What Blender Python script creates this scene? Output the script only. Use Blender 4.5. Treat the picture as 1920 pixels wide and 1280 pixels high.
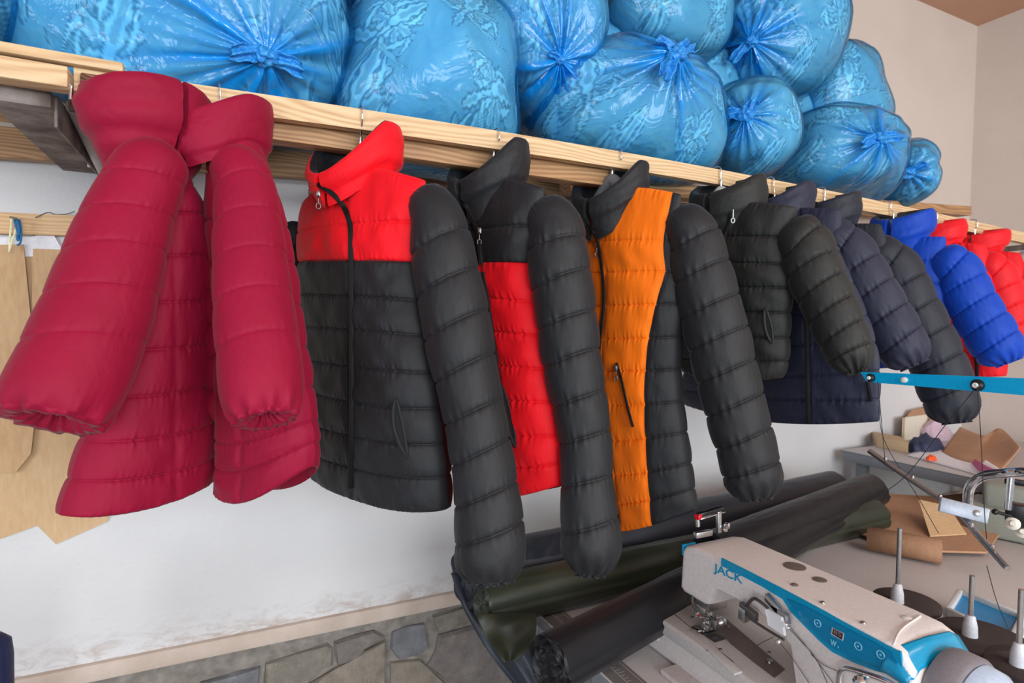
import bpy, bmesh, math, random
import numpy as np
from mathutils import Vector, Matrix
random.seed(7); RNG = np.random.RandomState(11)
SC = bpy.context.scene; COL = SC.collection
for o in list(bpy.data.objects): bpy.data.objects.remove(o)

# ------------------------------------------------------------------ camera
F = 1100.0
YAW, PIT, ROL = [math.radians(a) for a in (26.13, 1.85, 0.92)]
CAM = np.array([0.0, -1.8, 1.4])
def dirv(r, u, d2):
    d = d2*math.cos(PIT)+u*math.sin(PIT); z = u*math.cos(PIT)-d2*math.sin(PIT)
    return np.array([r*math.cos(YAW)+d*math.sin(YAW), -r*math.sin(YAW)+d*math.cos(YAW), z])
def ray(px, py):
    x = (px-960)/F; y = (py-640)/F
    return dirv(x*math.cos(ROL)+y*math.sin(ROL), x*math.sin(ROL)-y*math.cos(ROL), 1.0)
def atY(px, py, y): v = ray(px, py); return CAM+v*(y-CAM[1])/v[1]
def atZ(px, py, z): v = ray(px, py); return CAM+v*(z-CAM[2])/v[2]
def atX(px, py, x): v = ray(px, py); return CAM+v*(x-CAM[0])/v[0]
def atD(px, py, d): return CAM+ray(px, py)*d
AX = np.array([dirv(1, 0, 0), dirv(0, 1, 0), dirv(0, 0, 1)])
def proj(P):
    q = (np.asarray(P, float)-CAM)@AX.T
    x = q[..., 0]/q[..., 2]; y = -q[..., 1]/q[..., 2]
    return np.stack([960+F*(x*math.cos(ROL)-y*math.sin(ROL)), 640+F*(x*math.sin(ROL)+y*math.cos(ROL)), q[..., 2]], -1)
cd = bpy.data.cameras.new('camera'); cam = bpy.data.objects.new('camera', cd); COL.objects.link(cam)
cd.sensor_width = 36; cd.lens = 36*F/1920; cd.clip_start = .02
rt = dirv(math.cos(ROL), math.sin(ROL), 0); up = dirv(-math.sin(ROL), math.cos(ROL), 0); fw = dirv(0, 0, 1)
# image x axis in camera coordinates is rotated by the roll
ex = ray(961, 640)-ray(960, 640); ex /= np.linalg.norm(ex); ey = ray(960, 639)-ray(960, 640); ey /= np.linalg.norm(ey)
M = Matrix.Identity(4)
for i in range(3):
    M[i][0] = ex[i]; M[i][1] = ey[i]; M[i][2] = -fw[i]; M[i][3] = CAM[i]
cam.matrix_world = M
SC.camera = cam
cd.dof.use_dof = True; cd.dof.focus_distance = 1.25; cd.dof.aperture_fstop = 5.0

# ------------------------------------------------------------------ light
W = bpy.data.worlds.new('world'); SC.world = W; W.use_nodes = True
W.node_tree.nodes['Background'].inputs[0].default_value = (.80, .90, 1.0, 1)
W.node_tree.nodes['Background'].inputs[1].default_value = .30
def area(name, loc, target, sx, sy, power, col):
    l = bpy.data.lights.new(name, 'AREA'); l.shape = 'RECTANGLE'; l.size = sx; l.size_y = sy; l.energy = power; l.color = col
    o = bpy.data.objects.new(name, l); COL.objects.link(o); o.location = loc
    o.rotation_euler = (Vector(target)-Vector(loc)).to_track_quat('-Z', 'Y').to_euler()
    return o
area('assumed_daylight_front', (1.0, -5.2, 1.85), (.9, 0, 1.35), 3.4, 1.7, 150, (.94, .98, 1.0))  # assumed daylight from behind the camera; a bare area light, no window built
area('assumed_daylight_side', (-2.9, -3.7, 1.6), (0.6, -.4, 1.1), 1.7, 1.7, 62, (.84, .92, 1.0))  # added side fill for assumed daylight from the left; no window is modelled
area('added_ceiling_light', (1.8, -2.6, 2.98), (1.8, -2.6, 0), 1.4, .35, 16, (1.0, .92, .82))  # added warm overhead area light, unseen; it has no lamp fitting
SC.view_settings.view_transform = 'Standard'; SC.view_settings.look = 'None'
SC.view_settings.exposure = 0.40; SC.view_settings.gamma = 1.0; SC.view_settings.use_curve_mapping = False

# ------------------------------------------------------------------ materials
MATS = {}
def srgb(r, g, b):
    f = lambda c: ((c/255+.055)/1.055)**2.4 if c/255 > .04045 else c/255/12.92
    return (f(r), f(g), f(b), 1)
def newmat(name):
    m = bpy.data.materials.new(name); m.use_nodes = True; n = m.node_tree.nodes; l = m.node_tree.links
    return m, n, l, n['Principled BSDF']
def coords(n, l, scale=(1, 1, 1), kind='Object'):
    t = n.new('ShaderNodeTexCoord'); mp = n.new('ShaderNodeMapping'); mp.inputs['Scale'].default_value = scale
    l.new(t.outputs[kind], mp.inputs['Vector']); return mp.outputs[0]
def noise(n, l, vec, scale, detail=4, rough=.5, dist=0):
    t = n.new('ShaderNodeTexNoise'); t.inputs['Scale'].default_value = scale; t.inputs['Detail'].default_value = detail
    t.inputs['Roughness'].default_value = rough; t.inputs['Distortion'].default_value = dist; l.new(vec, t.inputs['Vector']); return t
def ramp(n, l, fac, stops):
    r = n.new('ShaderNodeValToRGB'); e = r.color_ramp.elements
    while len(e) < len(stops): e.new(.5)
    for k, (p, c) in enumerate(stops): e[k].position = p; e[k].color = c
    l.new(fac, r.inputs[0]); return r
def bump(n, l, h, strength, dist, bs, prev=None):
    b = n.new('ShaderNodeBump'); b.inputs['Strength'].default_value = strength; b.inputs['Distance'].default_value = dist
    l.new(h, b.inputs['Height'])
    if prev is not None: l.new(prev, b.inputs['Normal'])
    l.new(b.outputs[0], bs.inputs['Normal']); return b.outputs[0]
def plain(name, col, rough=.5, metal=0, spec=.5, bumpamt=0, bscale=200):
    if name in MATS: return MATS[name]
    m, n, l, b = newmat(name); b.inputs['Base Color'].default_value = col; b.inputs['Roughness'].default_value = rough
    b.inputs['Metallic'].default_value = metal; b.inputs['Specular IOR Level'].default_value = spec
    v = coords(n, l); t = noise(n, l, v, bscale, 3)
    r = ramp(n, l, t.outputs['Fac'], [(.3, tuple(c*.9 for c in col[:3])+(1,)), (.7, tuple(min(1, c*1.06) for c in col[:3])+(1,))])
    l.new(r.outputs[0], b.inputs['Base Color'])
    if bumpamt: bump(n, l, t.outputs['Fac'], bumpamt, .002, b)
    MATS[name] = m; return m
def nylon(name, col, rough=.42, spec=.45, fine=.25):
    if name in MATS: return MATS[name]
    m, n, l, b = newmat(name)
    v = coords(n, l)
    big = noise(n, l, v, 9, 3)
    r = ramp(n, l, big.outputs['Fac'], [(.3, tuple(c*.93 for c in col[:3])+(1,)), (.7, tuple(min(1, c*1.05) for c in col[:3])+(1,))])
    l.new(r.outputs[0], b.inputs['Base Color'])
    b.inputs['Roughness'].default_value = rough; b.inputs['Specular IOR Level'].default_value = spec
    b.inputs['Sheen Weight'].default_value = .06; b.inputs['Sheen Roughness'].default_value = .4
    crease = noise(n, l, coords(n, l, (1, 1, .55)), 42, 4, .55, .6)
    n1 = bump(n, l, crease.outputs['Fac'], fine, .006, b)
    w = n.new('ShaderNodeTexWave'); w.inputs['Scale'].default_value = 210; w.inputs['Distortion'].default_value = 1.5; w.bands_direction = 'DIAGONAL'; l.new(v, w.inputs['Vector'])
    bump(n, l, w.outputs['Fac'], .10, .0008, b, n1)
    MATS[name] = m; return m
def wood(name, c1, c2, c3, axis='X', sc=1.0, rough=.6, knots=True):
    if name in MATS: return MATS[name]
    m, n, l, b = newmat(name)
    s = {'X': (.07, 1, 1), 'Y': (1, .07, 1), 'Z': (1, 1, .07)}[axis]
    v = coords(n, l, tuple(k*sc for k in s))
    base = noise(n, l, v, 120, 4, .6, .1)
    wv = n.new('ShaderNodeTexWave'); wv.wave_type = 'RINGS'; wv.rings_direction = axis
    wv.inputs['Scale'].default_value = 30; wv.inputs['Distortion'].default_value = 26; wv.inputs['Detail'].default_value = 2; wv.inputs['Detail Scale'].default_value = .35; wv.inputs['Detail Roughness'].default_value = .4
    l.new(coords(n, l, tuple(k*sc*(3 if k < 1 else 1) for k in s)), wv.inputs['Vector'])
    mx = n.new('ShaderNodeMath'); mx.operation = 'MULTIPLY_ADD'; mx.inputs[1].default_value = .42; l.new(wv.outputs['Fac'], mx.inputs[0])
    m2 = n.new('ShaderNodeMath'); m2.operation = 'MULTIPLY'; m2.inputs[1].default_value = .58; l.new(base.outputs['Fac'], m2.inputs[0]); l.new(m2.outputs[0], mx.inputs[2])
    r = ramp(n, l, mx.outputs[0], [(.15, c1), (.55, c2), (.95, c3)])
    l.new(r.outputs[0], b.inputs['Base Color']); b.inputs['Roughness'].default_value = rough
    fb = noise(n, l, v, 160, 3); bump(n, l, fb.outputs['Fac'], .3, .002, b)
    MATS[name] = m; return m

CRIMSON = nylon('crimson_nylon', srgb(143, 6, 48), .68, .25, .3)
RED = nylon('red_nylon', srgb(232, 14, 30), .65, .25)
BLACK = nylon('black_nylon', srgb(26, 27, 31), .62, .40)
BLACKG = nylon('black_green_nylon', srgb(28, 29, 28), .62, .40)
ORANGE = nylon('orange_nylon', srgb(255, 120, 14), .65, .25)
NAVY = nylon('navy_nylon', srgb(33, 36, 57), .6, .38)
NAVYD = nylon('dark_navy_nylon', srgb(29, 33, 45), .6, .38)
BLUE = nylon('royal_blue_nylon', srgb(0, 62, 172), .6, .3)
REDB = nylon('scarlet_nylon', srgb(222, 18, 32), .6, .3)
LINING = nylon('black_lining', srgb(26, 27, 31), .6, .25)
ZIPM = plain('zip_black', srgb(13, 13, 14), .65, 0, .2)
TEETH = plain('zip_teeth', srgb(45, 45, 48), .3, .3)
CHROME = plain('chrome', (.75, .75, .77, 1), .14, 1)
STEEL = plain('brushed_steel', (.5, .5, .51, 1), .32, 1)
DSTEEL = plain('dark_steel', (.16, .15, .15, 1), .35, .9)
GREYPL = plain('hanger_grey_plastic', srgb(110, 112, 116), .4)
WHITEPL = plain('hanger_pale_plastic', srgb(190, 192, 196), .4)

# ------------------------------------------------------------------ mesh helpers
def setp(o, label=None, cat=None, group=None, kind=None):
    if label: o['label'] = label
    if cat: o['category'] = cat
    if group: o['group'] = group
    if kind: o['kind'] = kind
    return o
def empty(name, loc=(0, 0, 0)):
    o = bpy.data.objects.new(name, None); o.empty_display_size = .05; o.location = tuple(loc); COL.objects.link(o); return o
def thing(name, label, cat, loc=(0, 0, 0), group=None):
    return setp(empty(name, loc), label, cat, group)
def attach(o, parent):
    if parent is not None:
        o.parent = parent; o.matrix_parent_inverse = Matrix.Translation(parent.location).inverted() if parent.parent is None else Matrix.Identity(4)
        if parent.parent is not None: o.matrix_parent_inverse = (Matrix.Translation(parent.parent.location)).inverted() if False else parent.matrix_world.inverted()
def obj(name, V, Fc, mat, parent=None, smooth=True, center=False):
    me = bpy.data.meshes.new(name)
    V = np.asarray(V, float)
    me.from_pydata([tuple(v) for v in V] if len(V) < 400 else V.tolist(), [], Fc if isinstance(Fc, list) else Fc.tolist())
    me.update()
    if smooth: me.polygons.foreach_set('use_smooth', np.ones(len(me.polygons), bool))
    if isinstance(mat, (list, tuple)):
        for k in mat: me.materials.append(k)
    else: me.materials.append(mat)
    o = bpy.data.objects.new(name, me); COL.objects.link(o)
    if parent is not None: par(o, parent)
    return o
def par(o, parent):
    # all meshes are made in world coordinates; parts get an inverse so that they stay there
    o.parent = parent
    P = Matrix.Translation(parent.location) if parent.parent is None else Matrix.Identity(4)
    if parent.parent is not None:
        # a part is itself unmoved: its world matrix is the identity
        P = Matrix.Identity(4)
    o.matrix_parent_inverse = P.inverted()
def gridfaces(nr, nc, closec=False, off=0):
    r = np.arange(nr-1)[:, None]; c = np.arange(nc if closec else nc-1)[None, :]
    a = r*nc+c; b = r*nc+(c+1) % nc
    return np.stack([a, b, b+nc, a+nc], -1).reshape(-1, 4)+off
def from_bm(name, bm, mat, parent=None, smooth=True, angle=None):
    me = bpy.data.meshes.new(name); bmesh.ops.recalc_face_normals(bm, faces=bm.faces); bm.to_mesh(me); bm.free()
    me.polygons.foreach_set('use_smooth', np.full(len(me.polygons), bool(smooth)))
    if isinstance(mat, (list, tuple)):
        for k in mat: me.materials.append(k)
    else: me.materials.append(mat)
    if smooth and angle is not None:
        try: me.set_sharp_from_angle(angle=math.radians(angle))
        except Exception: pass
    o = bpy.data.objects.new(name, me); COL.objects.link(o)
    if parent is not None: par(o, parent)
    return o
def hexa(name, P8, mat, parent=None, bev=.002, segs=2):
    """eight corners: bottom loop of four then top loop of four"""
    bm = bmesh.new(); v = [bm.verts.new(tuple(p)) for p in P8]
    for f in ((3, 2, 1, 0), (4, 5, 6, 7), (0, 1, 5, 4), (1, 2, 6, 5), (2, 3, 7, 6), (3, 0, 4, 7)): bm.faces.new([v[i] for i in f])
    if bev: bmesh.ops.bevel(bm, geom=bm.edges[:]+bm.verts[:], offset=bev, segments=segs, affect='EDGES', profile=.5)
    return from_bm(name, bm, mat, parent, True, 40)
def box(name, lo, hi, mat, parent=None, bev=.002, segs=2):
    (x0, y0, z0), (x1, y1, z1) = lo, hi
    return hexa(name, [(x0, y0, z0), (x1, y0, z0), (x1, y1, z0), (x0, y1, z0), (x0, y0, z1), (x1, y0, z1), (x1, y1, z1), (x0, y1, z1)], mat, parent, bev, segs)
def obox(name, c, ax, half, mat, parent=None, bev=.002, segs=2):
    """oriented box: centre, three axes, half sizes"""
    c = np.asarray(c, float); A = [np.asarray(a, float)/np.linalg.norm(a)*h for a, h in zip(ax, half)]
    S = [(-1, -1, -1), (1, -1, -1), (1, 1, -1), (-1, 1, -1), (-1, -1, 1), (1, -1, 1), (1, 1, 1), (-1, 1, 1)]
    return hexa(name, [c+s[0]*A[0]+s[1]*A[1]+s[2]*A[2] for s in S], mat, parent, bev, segs)
def beam(name, a, b, w, h, mat, parent=None, upv=(0, 0, 1), bev=.002):
    a = np.asarray(a, float); b = np.asarray(b, float); d = b-a; L = np.linalg.norm(d); d /= L
    s = np.cross(d, upv); s /= np.linalg.norm(s); u = np.cross(s, d)
    return obox(name, (a+b)/2, (d, s, u), (L/2, w/2, h/2), mat, parent, bev)
def catmull(P, n):
    P = np.asarray(P, float); k = len(P)
    if k == 2: t = np.linspace(0, 1, n)[:, None]; return P[0]*(1-t)+P[1]*t
    Q = np.vstack([2*P[0]-P[1], P, 2*P[-1]-P[-2]])
    t = np.linspace(0, k-1-1e-9, n); i = t.astype(int); f = (t-i)[:, None]
    a, b, c, d = Q[i], Q[i+1], Q[i+2], Q[i+3]
    return .5*((2*b)+(-a+c)*f+(2*a-5*b+4*c-d)*f*f+(-a+3*b-3*c+d)*f**3)
def frames(C, ref):
    """tangent and two side vectors along a centre line, first side kept near ref"""
    T = np.gradient(C, axis=0); T /= np.linalg.norm(T, axis=1)[:, None]+1e-12
    R = np.broadcast_to(ref, T.shape)-T*np.sum(T*ref, 1)[:, None]; R /= np.linalg.norm(R, axis=1)[:, None]+1e-12
    return T, R, np.cross(T, R)
def tube(name, pts, rad, mat, parent=None, segs=12, n=None, smooth_path=True, caps=True):
    pts = np.asarray(pts, float); m = n or max(2, len(pts)*6)
    C = catmull(pts, m) if smooth_path else pts
    r = np.interp(np.linspace(0, 1, len(C)), np.linspace(0, 1, np.size(rad)), np.atleast_1d(rad)) if np.size(rad) > 1 else np.full(len(C), float(rad))
    T = np.gradient(C, axis=0); T /= np.linalg.norm(T, axis=1)[:, None]+1e-12
    s = np.cross(T[0], (0.3, .5, .81)); s /= np.linalg.norm(s); S = []
    for t in T:
        s = s-t*(s@t); s = s/np.linalg.norm(s); S.append(s)
    S = np.array(S); B = np.cross(T, S)
    a = np.linspace(0, 2*math.pi, segs, endpoint=False)
    V = C[:, None]+r[:, None, None]*(S[:, None]*np.cos(a)[None, :, None]+B[:, None]*np.sin(a)[None, :, None])
    V = V.reshape(-1, 3); Fc = gridfaces(len(C), segs, True).tolist()
    if caps:
        Fc.append(list(range(segs))[::-1]); Fc.append([len(V)-segs+i for i in range(segs)])
    o = obj(name, V, Fc, mat, parent)
    try: o.data.set_sharp_from_angle(angle=math.radians(50))
    except Exception: pass
    return o
def lathe(name, prof, base, axis, mat, parent=None, segs=32, angle=35):
    """prof: (radius, height) along the axis from base"""
    base = np.asarray(base, float); ax = np.asarray(axis, float); ax /= np.linalg.norm(ax)
    s = np.cross(ax, (.31, .5, .8)); s /= np.linalg.norm(s); b = np.cross(ax, s)
    a = np.linspace(0, 2*math.pi, segs, endpoint=False)
    V = np.array([base+ax*h+r*(s*math.cos(t)+b*math.sin(t)) for r, h in prof for t in a])
    Fc = gridfaces(len(prof), segs, True).tolist()
    Fc.append(list(range(segs))[::-1]); Fc.append([len(V)-segs+i for i in range(segs)])
    o = obj(name, V, Fc, mat, parent)
    try: o.data.set_sharp_from_angle(angle=math.radians(angle))
    except Exception: pass
    return o
def fnoise(seed, k=9, lo=1., hi=6.):
    """smooth 2D noise made of random sines, returns f(a, b) in about [-1, 1]"""
    r = np.random.RandomState(seed); w = r.uniform(lo, hi, k); th = r.uniform(0, 2*math.pi, k); ph = r.uniform(0, 2*math.pi, k)
    def f(a, b):
        s = 0
        for i in range(k): s = s+np.sin(w[i]*(a*math.cos(th[i])+b*math.sin(th[i]))+ph[i])
        return s/math.sqrt(k)
    return f
def sheet(name, pts, thick, mat, parent=None, normal=None, smooth=False):
    """a flat outline (3D points) given thickness"""
    pts = np.asarray(pts, float); n = len(pts)
    nv = np.asarray(normal, float) if normal is not None else np.cross(pts[1]-pts[0], pts[2]-pts[1]); nv = nv/np.linalg.norm(nv)
    V = np.vstack([pts, pts-nv*thick]); Fc = [list(range(n)), list(range(2*n-1, n-1, -1))]+[[i, (i+1) % n, (i+1) % n+n, i+n] for i in range(n)]
    bm = bmesh.new(); vs = [bm.verts.new(tuple(v)) for v in V]
    for f in Fc: bm.faces.new([vs[i] for i in f])
    bmesh.ops.recalc_face_normals(bm, faces=bm.faces); bmesh.ops.triangulate(bm, faces=[f for f in bm.faces if len(f.verts) > 4], ngon_method='EAR_CLIP')
    return from_bm(name, bm, mat, parent, smooth)
# ================================================================== the room
def wallmat():
    m, n, l, b = newmat('white_plaster'); v = coords(n, l)
    big = noise(n, l, v, 2.2, 4); sp = noise(n, l, v, 55, 5, .6)
    r = ramp(n, l, big.outputs['Fac'], [(.3, srgb(206, 206, 208)), (.7, srgb(219, 218, 219))])
    # dirt just above the ledge, its own ragged shape
    sx = n.new('ShaderNodeSeparateXYZ'); l.new(v, sx.inputs[0])
    mr = n.new('ShaderNodeMapRange'); mr.inputs[1].default_value = .60; mr.inputs[2].default_value = .49; l.new(sx.outputs['Z'], mr.inputs[0])
    dn = noise(n, l, coords(n, l, (1, 1, 2.2)), 16, 6, .7, .8)
    mm = n.new('ShaderNodeMath'); mm.operation = 'MULTIPLY'; l.new(mr.outputs[0], mm.inputs[0])
    rr = ramp(n, l, dn.outputs['Fac'], [(.45, (0, 0, 0, 1)), (.68, (1, 1, 1, 1))]); l.new(rr.outputs[0], mm.inputs[1])
    mix = n.new('ShaderNodeMix'); mix.data_type = 'RGBA'; l.new(mm.outputs[0], mix.inputs[0]); l.new(r.outputs[0], mix.inputs[6]); mix.inputs[7].default_value = srgb(170, 152, 138)
    l.new(mix.outputs[2], b.inputs['Base Color']); b.inputs['Roughness'].default_value = .85
    n1 = bump(n, l, sp.outputs['Fac'], .45, .006, b); f = noise(n, l, v, 260, 3); bump(n, l, f.outputs['Fac'], .2, .002, b, n1)
    return m
PLASTER = wallmat()
def simplewall(name, c1, c2, sc=3, bs=.25):
    m, n, l, b = newmat(name); v = coords(n, l); t = noise(n, l, v, sc, 5)
    r = ramp(n, l, t.outputs['Fac'], [(.3, c1), (.7, c2)]); l.new(r.outputs[0], b.inputs['Base Color']); b.inputs['Roughness'].default_value = .85
    f = noise(n, l, v, 80, 4); bump(n, l, f.outputs['Fac'], bs, .004, b); return m
CREAM_WARM = simplewall('cream_warm_light_plaster', srgb(204, 190, 180), srgb(211, 198, 188))
CEILM = simplewall('peach_ceiling_paint', srgb(190, 146, 120), srgb(198, 155, 130))
FLOORM = simplewall('grey_concrete_floor', srgb(120, 116, 112), srgb(140, 136, 130))
MORTAR = simplewall('grey_mortar', srgb(112, 106, 100), srgb(150, 143, 136), 30, .8)
LEDGEM = simplewall('beige_ledge_plaster', srgb(188, 170, 156), srgb(206, 190, 178), 12, .5)
ZL = atY(340, 1208, 0)[2]          # height of the ledge line
ZC, XE = 3.04, 3.655
st = lambda o: setp(o, kind='structure')
st(box('wall_back', (-2.6, 0, ZL), (XE+.1, .12, 1.80), PLASTER, bev=0))
st(box('wall_back_upper', (-2.6, 0, 1.80), (XE+.1, .12, ZC), CREAM_WARM, bev=0))  # same wall; warm ceiling bounce is put into its colour above the shelf
st(box('wall_right', (XE, -5.6, 0), (XE+.12, 0, ZC), CREAM_WARM, bev=0))
st(box('ceiling', (-3.6, -5.6, ZC), (XE+.12, .12, ZC+.1), CEILM, bev=0))
st(box('floor', (-3.6, -5.6, -.08), (XE+.12, .12, 0), FLOORM, bev=0))
st(box('trim_1', (-2.6, -.016, ZL-.045), (XE, .02, ZL), LEDGEM, bev=.004))
sw = st(box('wall_stone_base', (-2.6, .004, 0), (XE+.1, .12, ZL-.045), MORTAR, bev=0))
def stonemat(i, c):
    m, n, l, b = newmat('rubble_stone_%d' % i); v = coords(n, l)
    t = noise(n, l, v, 22, 6, .65); sp = noise(n, l, v, 190, 3, .7)
    r = ramp(n, l, t.outputs['Fac'], [(.25, tuple(k*.6 for k in c[:3])+(1,)), (.6, c), (.85, tuple(min(1, k*1.5) for k in c[:3])+(1,))])
    s2 = ramp(n, l, sp.outputs['Fac'], [(.66, (0, 0, 0, 1)), (.72, (.6, .58, .55, 1))])
    mx = n.new('ShaderNodeMix'); mx.data_type = 'RGBA'; mx.blend_type = 'SCREEN'; mx.inputs[0].default_value = .8
    l.new(r.outputs[0], mx.inputs[6]); l.new(s2.outputs[0], mx.inputs[7]); l.new(mx.outputs[2], b.inputs['Base Color'])
    b.inputs['Roughness'].default_value = .9; bump(n, l, t.outputs['Fac'], .7, .01, b); return m
STONES = [stonemat(i, c) for i, c in enumerate((srgb(124, 116, 112), srgb(132, 126, 116), srgb(120, 122, 126), srgb(142, 132, 120)))]
def stone(P, mat, d):
    P = np.array(P, float); c = P.mean(0); n = len(P)
    P = c+(P-c)*.955
    rings = []
    for k, (s, y) in enumerate(((1, .006), (1.0, -.004), (.95, -d*.85), (.6, -d*1.05))):
        q = c+(P-c)*s+RNG.uniform(-.0025, .0025, P.shape); q[:, 1] = y+RNG.uniform(-.003, .003, n)*(k > 1); rings.append(q)
    V = np.vstack(rings+[np.array([[c[0], -d*1.1, c[2]]])]); Fc = gridfaces(4, n, True).tolist()+[[3*n+i, 3*n+(i+1) % n, 4*n] for i in range(n)]
    return obj('stone', V, Fc, mat, sw, smooth=False)
Zm = lambda L: [atY(440+.2604*x, 1080+.2604*y, 0) for x, y in L]
for i, L in enumerate([
    [(210, 622), (450, 545), (680, 472), (712, 510), (708, 635), (640, 655), (500, 775), (300, 900), (185, 900)],
    [(705, 470), (850, 425), (1000, 385), (1080, 425), (1040, 450), (935, 520), (900, 590), (730, 632)],
    [(935, 530), (1092, 440), (1096, 900), (480, 900), (530, 775), (715, 648)],
    [(1125, 402), (1250, 352), (1365, 325), (1400, 500), (1340, 565), (1185, 598), (1115, 520)],
    [(1415, 280), (1640, 222), (1760, 200), (1800, 300), (1455, 398)],
    [(1455, 415), (1800, 318), (2100, 500), (2100, 900), (1700, 900), (1370, 640), (1430, 520)],
    [(1115, 612), (1335, 590), (1660, 900), (1115, 900)],
    [(-260, 760), (0, 690), (190, 645), (170, 900), (-260, 900)],
    [(-700, 880), (-290, 765), (-290, 1000), (-700, 1000)]]):
    stone(Zm(L), STONES[(i*3+1) % 4], .010+.004*(i % 3))
for i in range(9):                 # the same rubble further along the wall
    x = -2.5+.24*i if i < 8 else 1.45
    for z0, z1 in ((.02, .2), (.22, ZL-.07)):
        if x > -.55 and z0 > .1: continue
        w = .2+.03*((i*7) % 3)
        stone([(x+.01*(i % 2), 0, z0), (x+w, 0, z0+.01), (x+w+.01, 0, z1-.02), (x+w*.5, 0, z1), (x, 0, z1-.01*(i % 3))], STONES[i % 4], .012)
for i in range(10):
    x = 1.0+.27*i
    for z0, z1 in ((.02, .22), (.24, ZL-.06)):
        stone([(x, 0, z0), (x+.24, 0, z0+.01*(i % 2)), (x+.25, 0, z1-.015), (x+.1, 0, z1), (x+.005, 0, z1-.02)], STONES[(i+2) % 4], .012)
# a small nail left in the plaster above the ledge
q = atY(477, 1190, 0)
setp(tube('wall_nail', [q+(0, .01, 0), q+(0, -.014, .006)], .0028, DSTEEL, segs=8, n=4), 'small bent dark nail in the white wall just above the beige ledge', 'nail')

# ================================================================== shelf
PINE = wood('pale_pine', srgb(222, 196, 158), srgb(208, 176, 134), srgb(174, 130, 90), 'X')
PINE2 = wood('brown_pine', srgb(194, 154, 112), srgb(170, 128, 88), srgb(124, 88, 58), 'X')
OLDW = wood('weathered_wood', srgb(150, 104, 70), srgb(92, 62, 44), srgb(46, 34, 28), 'Y', 1.0, .75)
YR = -.55
# front rail: one long slightly bowed lath
RP = [(138, 126), (400, 161), (640, 198), (960, 249), (1280, 304), (1580, 362), (1875, 425)]
RX = [atY(x, y, YR) for x, y in RP]
RX = np.array(RX+[np.array([3.45, YR, RX[-1][2]-.025])])
RC = np.array([[x, YR, np.interp(x, RX[:, 0], RX[:, 2])] for x in np.linspace(RX[0, 0], RX[-1, 0], 60)])
k = np.ones(9)/9; zz = np.convolve(np.pad(RC[:, 2], 4, 'edge'), k, 'valid'); RC[:, 2] = zz
RH, RT = .042, .024
shelf = thing('wooden_wall_shelf', 'long pine lath shelf on the wall carrying blue plastic sacks above the jackets', 'shelf', (1.4, 0, 1.75))
V = []
for c in RC:
    V += [c+(0, 0, 0), c+(0, RT, 0), c+(0, RT, -RH), c+(0, 0, -RH)]
Fr = gridfaces(len(RC), 4, True).tolist()+[[0, 1, 2, 3], [len(V)-1, len(V)-2, len(V)-3, len(V)-4]]
obj('front_rail', V, Fr, PINE, shelf, smooth=False)
def railz(x): return float(np.interp(x, RC[:, 0], RC[:, 2]))
def slat(px, y, h, t, x0, x1, mat=PINE2):
    z = [atY(p[0], p[1], y)[2] for p in px]; xs = [atY(p[0], p[1], y)[0] for p in px]
    s = (z[1]-z[0])/(xs[1]-xs[0]); f = lambda x: z[0]+s*(x-xs[0])
    return beam('slat', (x0, y, f(x0)), (x1, y, f(x1)), t, h, mat, shelf, bev=.003)
slat([(480, 241), (1080, 328)], -.485, .046, .045, -.12, .93, PINE2)          # short batten right behind the rail
slat([(0, 200), (480, 262)], -.30, .045, .06, -1.0, .0, PINE2)
slat([(1000, 345), (1420, 372)], -.30, .04, .06, .9, 3.0, PINE2)
slat([(0, 268), (1080, 350)], -.045, .07, .035, -1.0, 2.9, PINE2)
beam('slat', (.2, -.17, 1.735), (2.9, -.17, 1.735), .05, .022, PINE2, shelf)
# stacked board ends at the left
pa = atY(0, 110, YR-.01); pb = atY(232, 128, YR-.01)
beam('board', (-1.2, YR-.004, pa[2]+.02), (pb[0], YR-.004, pb[2]), .022, .018, PINE, shelf, bev=.004)
pc = atY(0, 138, YR-.02); pd = atY(133, 153, YR-.02)
beam('board', (-1.2, YR-.022, pc[2]+.006), (pd[0], YR-.022, pd[2]), .042, .034, PINE, shelf)
# dark old beam ends that stick out below the rail
e1 = atY(203, 173, YR+.01)
beam('old_beam', (e1[0], YR-.015, e1[2]), (e1[0]+.005, -.02, e1[2]), .074, .040, OLDW, shelf, bev=.004)
e2 = atY(190, 200, YR+.03)
beam('old_beam', (e2[0], YR+.02, e2[2]), (e2[0], -.02, e2[2]), .042, .036, OLDW, shelf, bev=.004)
# nail heads on the rail face
for x, y in ((174, 146), (193, 148), (303, 165), (82, 123)):
    p = atY(x, y, YR-(.035 if x < 100 else 0)); lathe('nail_head', [(.003, -.004), (.0035, .001), (.002, .002)], p, (0, -1, 0), DSTEEL, shelf, 10)
# rusty steel bracket: angle iron to the wall and a tube brace below it
RUST = simplewall('rusted_steel', srgb(86, 72, 66), srgb(150, 140, 134), 18, .5)
GALV = simplewall('grey_painted_tube', srgb(150, 142, 140), srgb(178, 170, 168), 9, .2)
br = thing('shelf_bracket', 'rusty angle-iron shelf bracket with grey tube brace at the left rail end', 'bracket', (-.2, 0, 1.6))
b0 = atY(75, 168, YR+.02)
hexa('angle_iron', [b0+(-.075, 0, -.028), b0+(.015, 0, -.028), b0+(.015, .53, -.028), b0+(-.075, .53, -.028), b0+(-.075, 0, 0), b0+(.015, 0, 0), b0+(.015, .53, 0), b0+(-.075, .53, 0)], RUST, br, .002)
hexa('angle_flange', [b0+(.015, .02, -.055), b0+(.02, .02, -.055), b0+(.02, .5, -.055), b0+(.015, .5, -.055), b0+(.015, .02, 0), b0+(.02, .02, 0), b0+(.02, .5, 0), b0+(.015, .5, 0)], RUST, br, .001)
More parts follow.
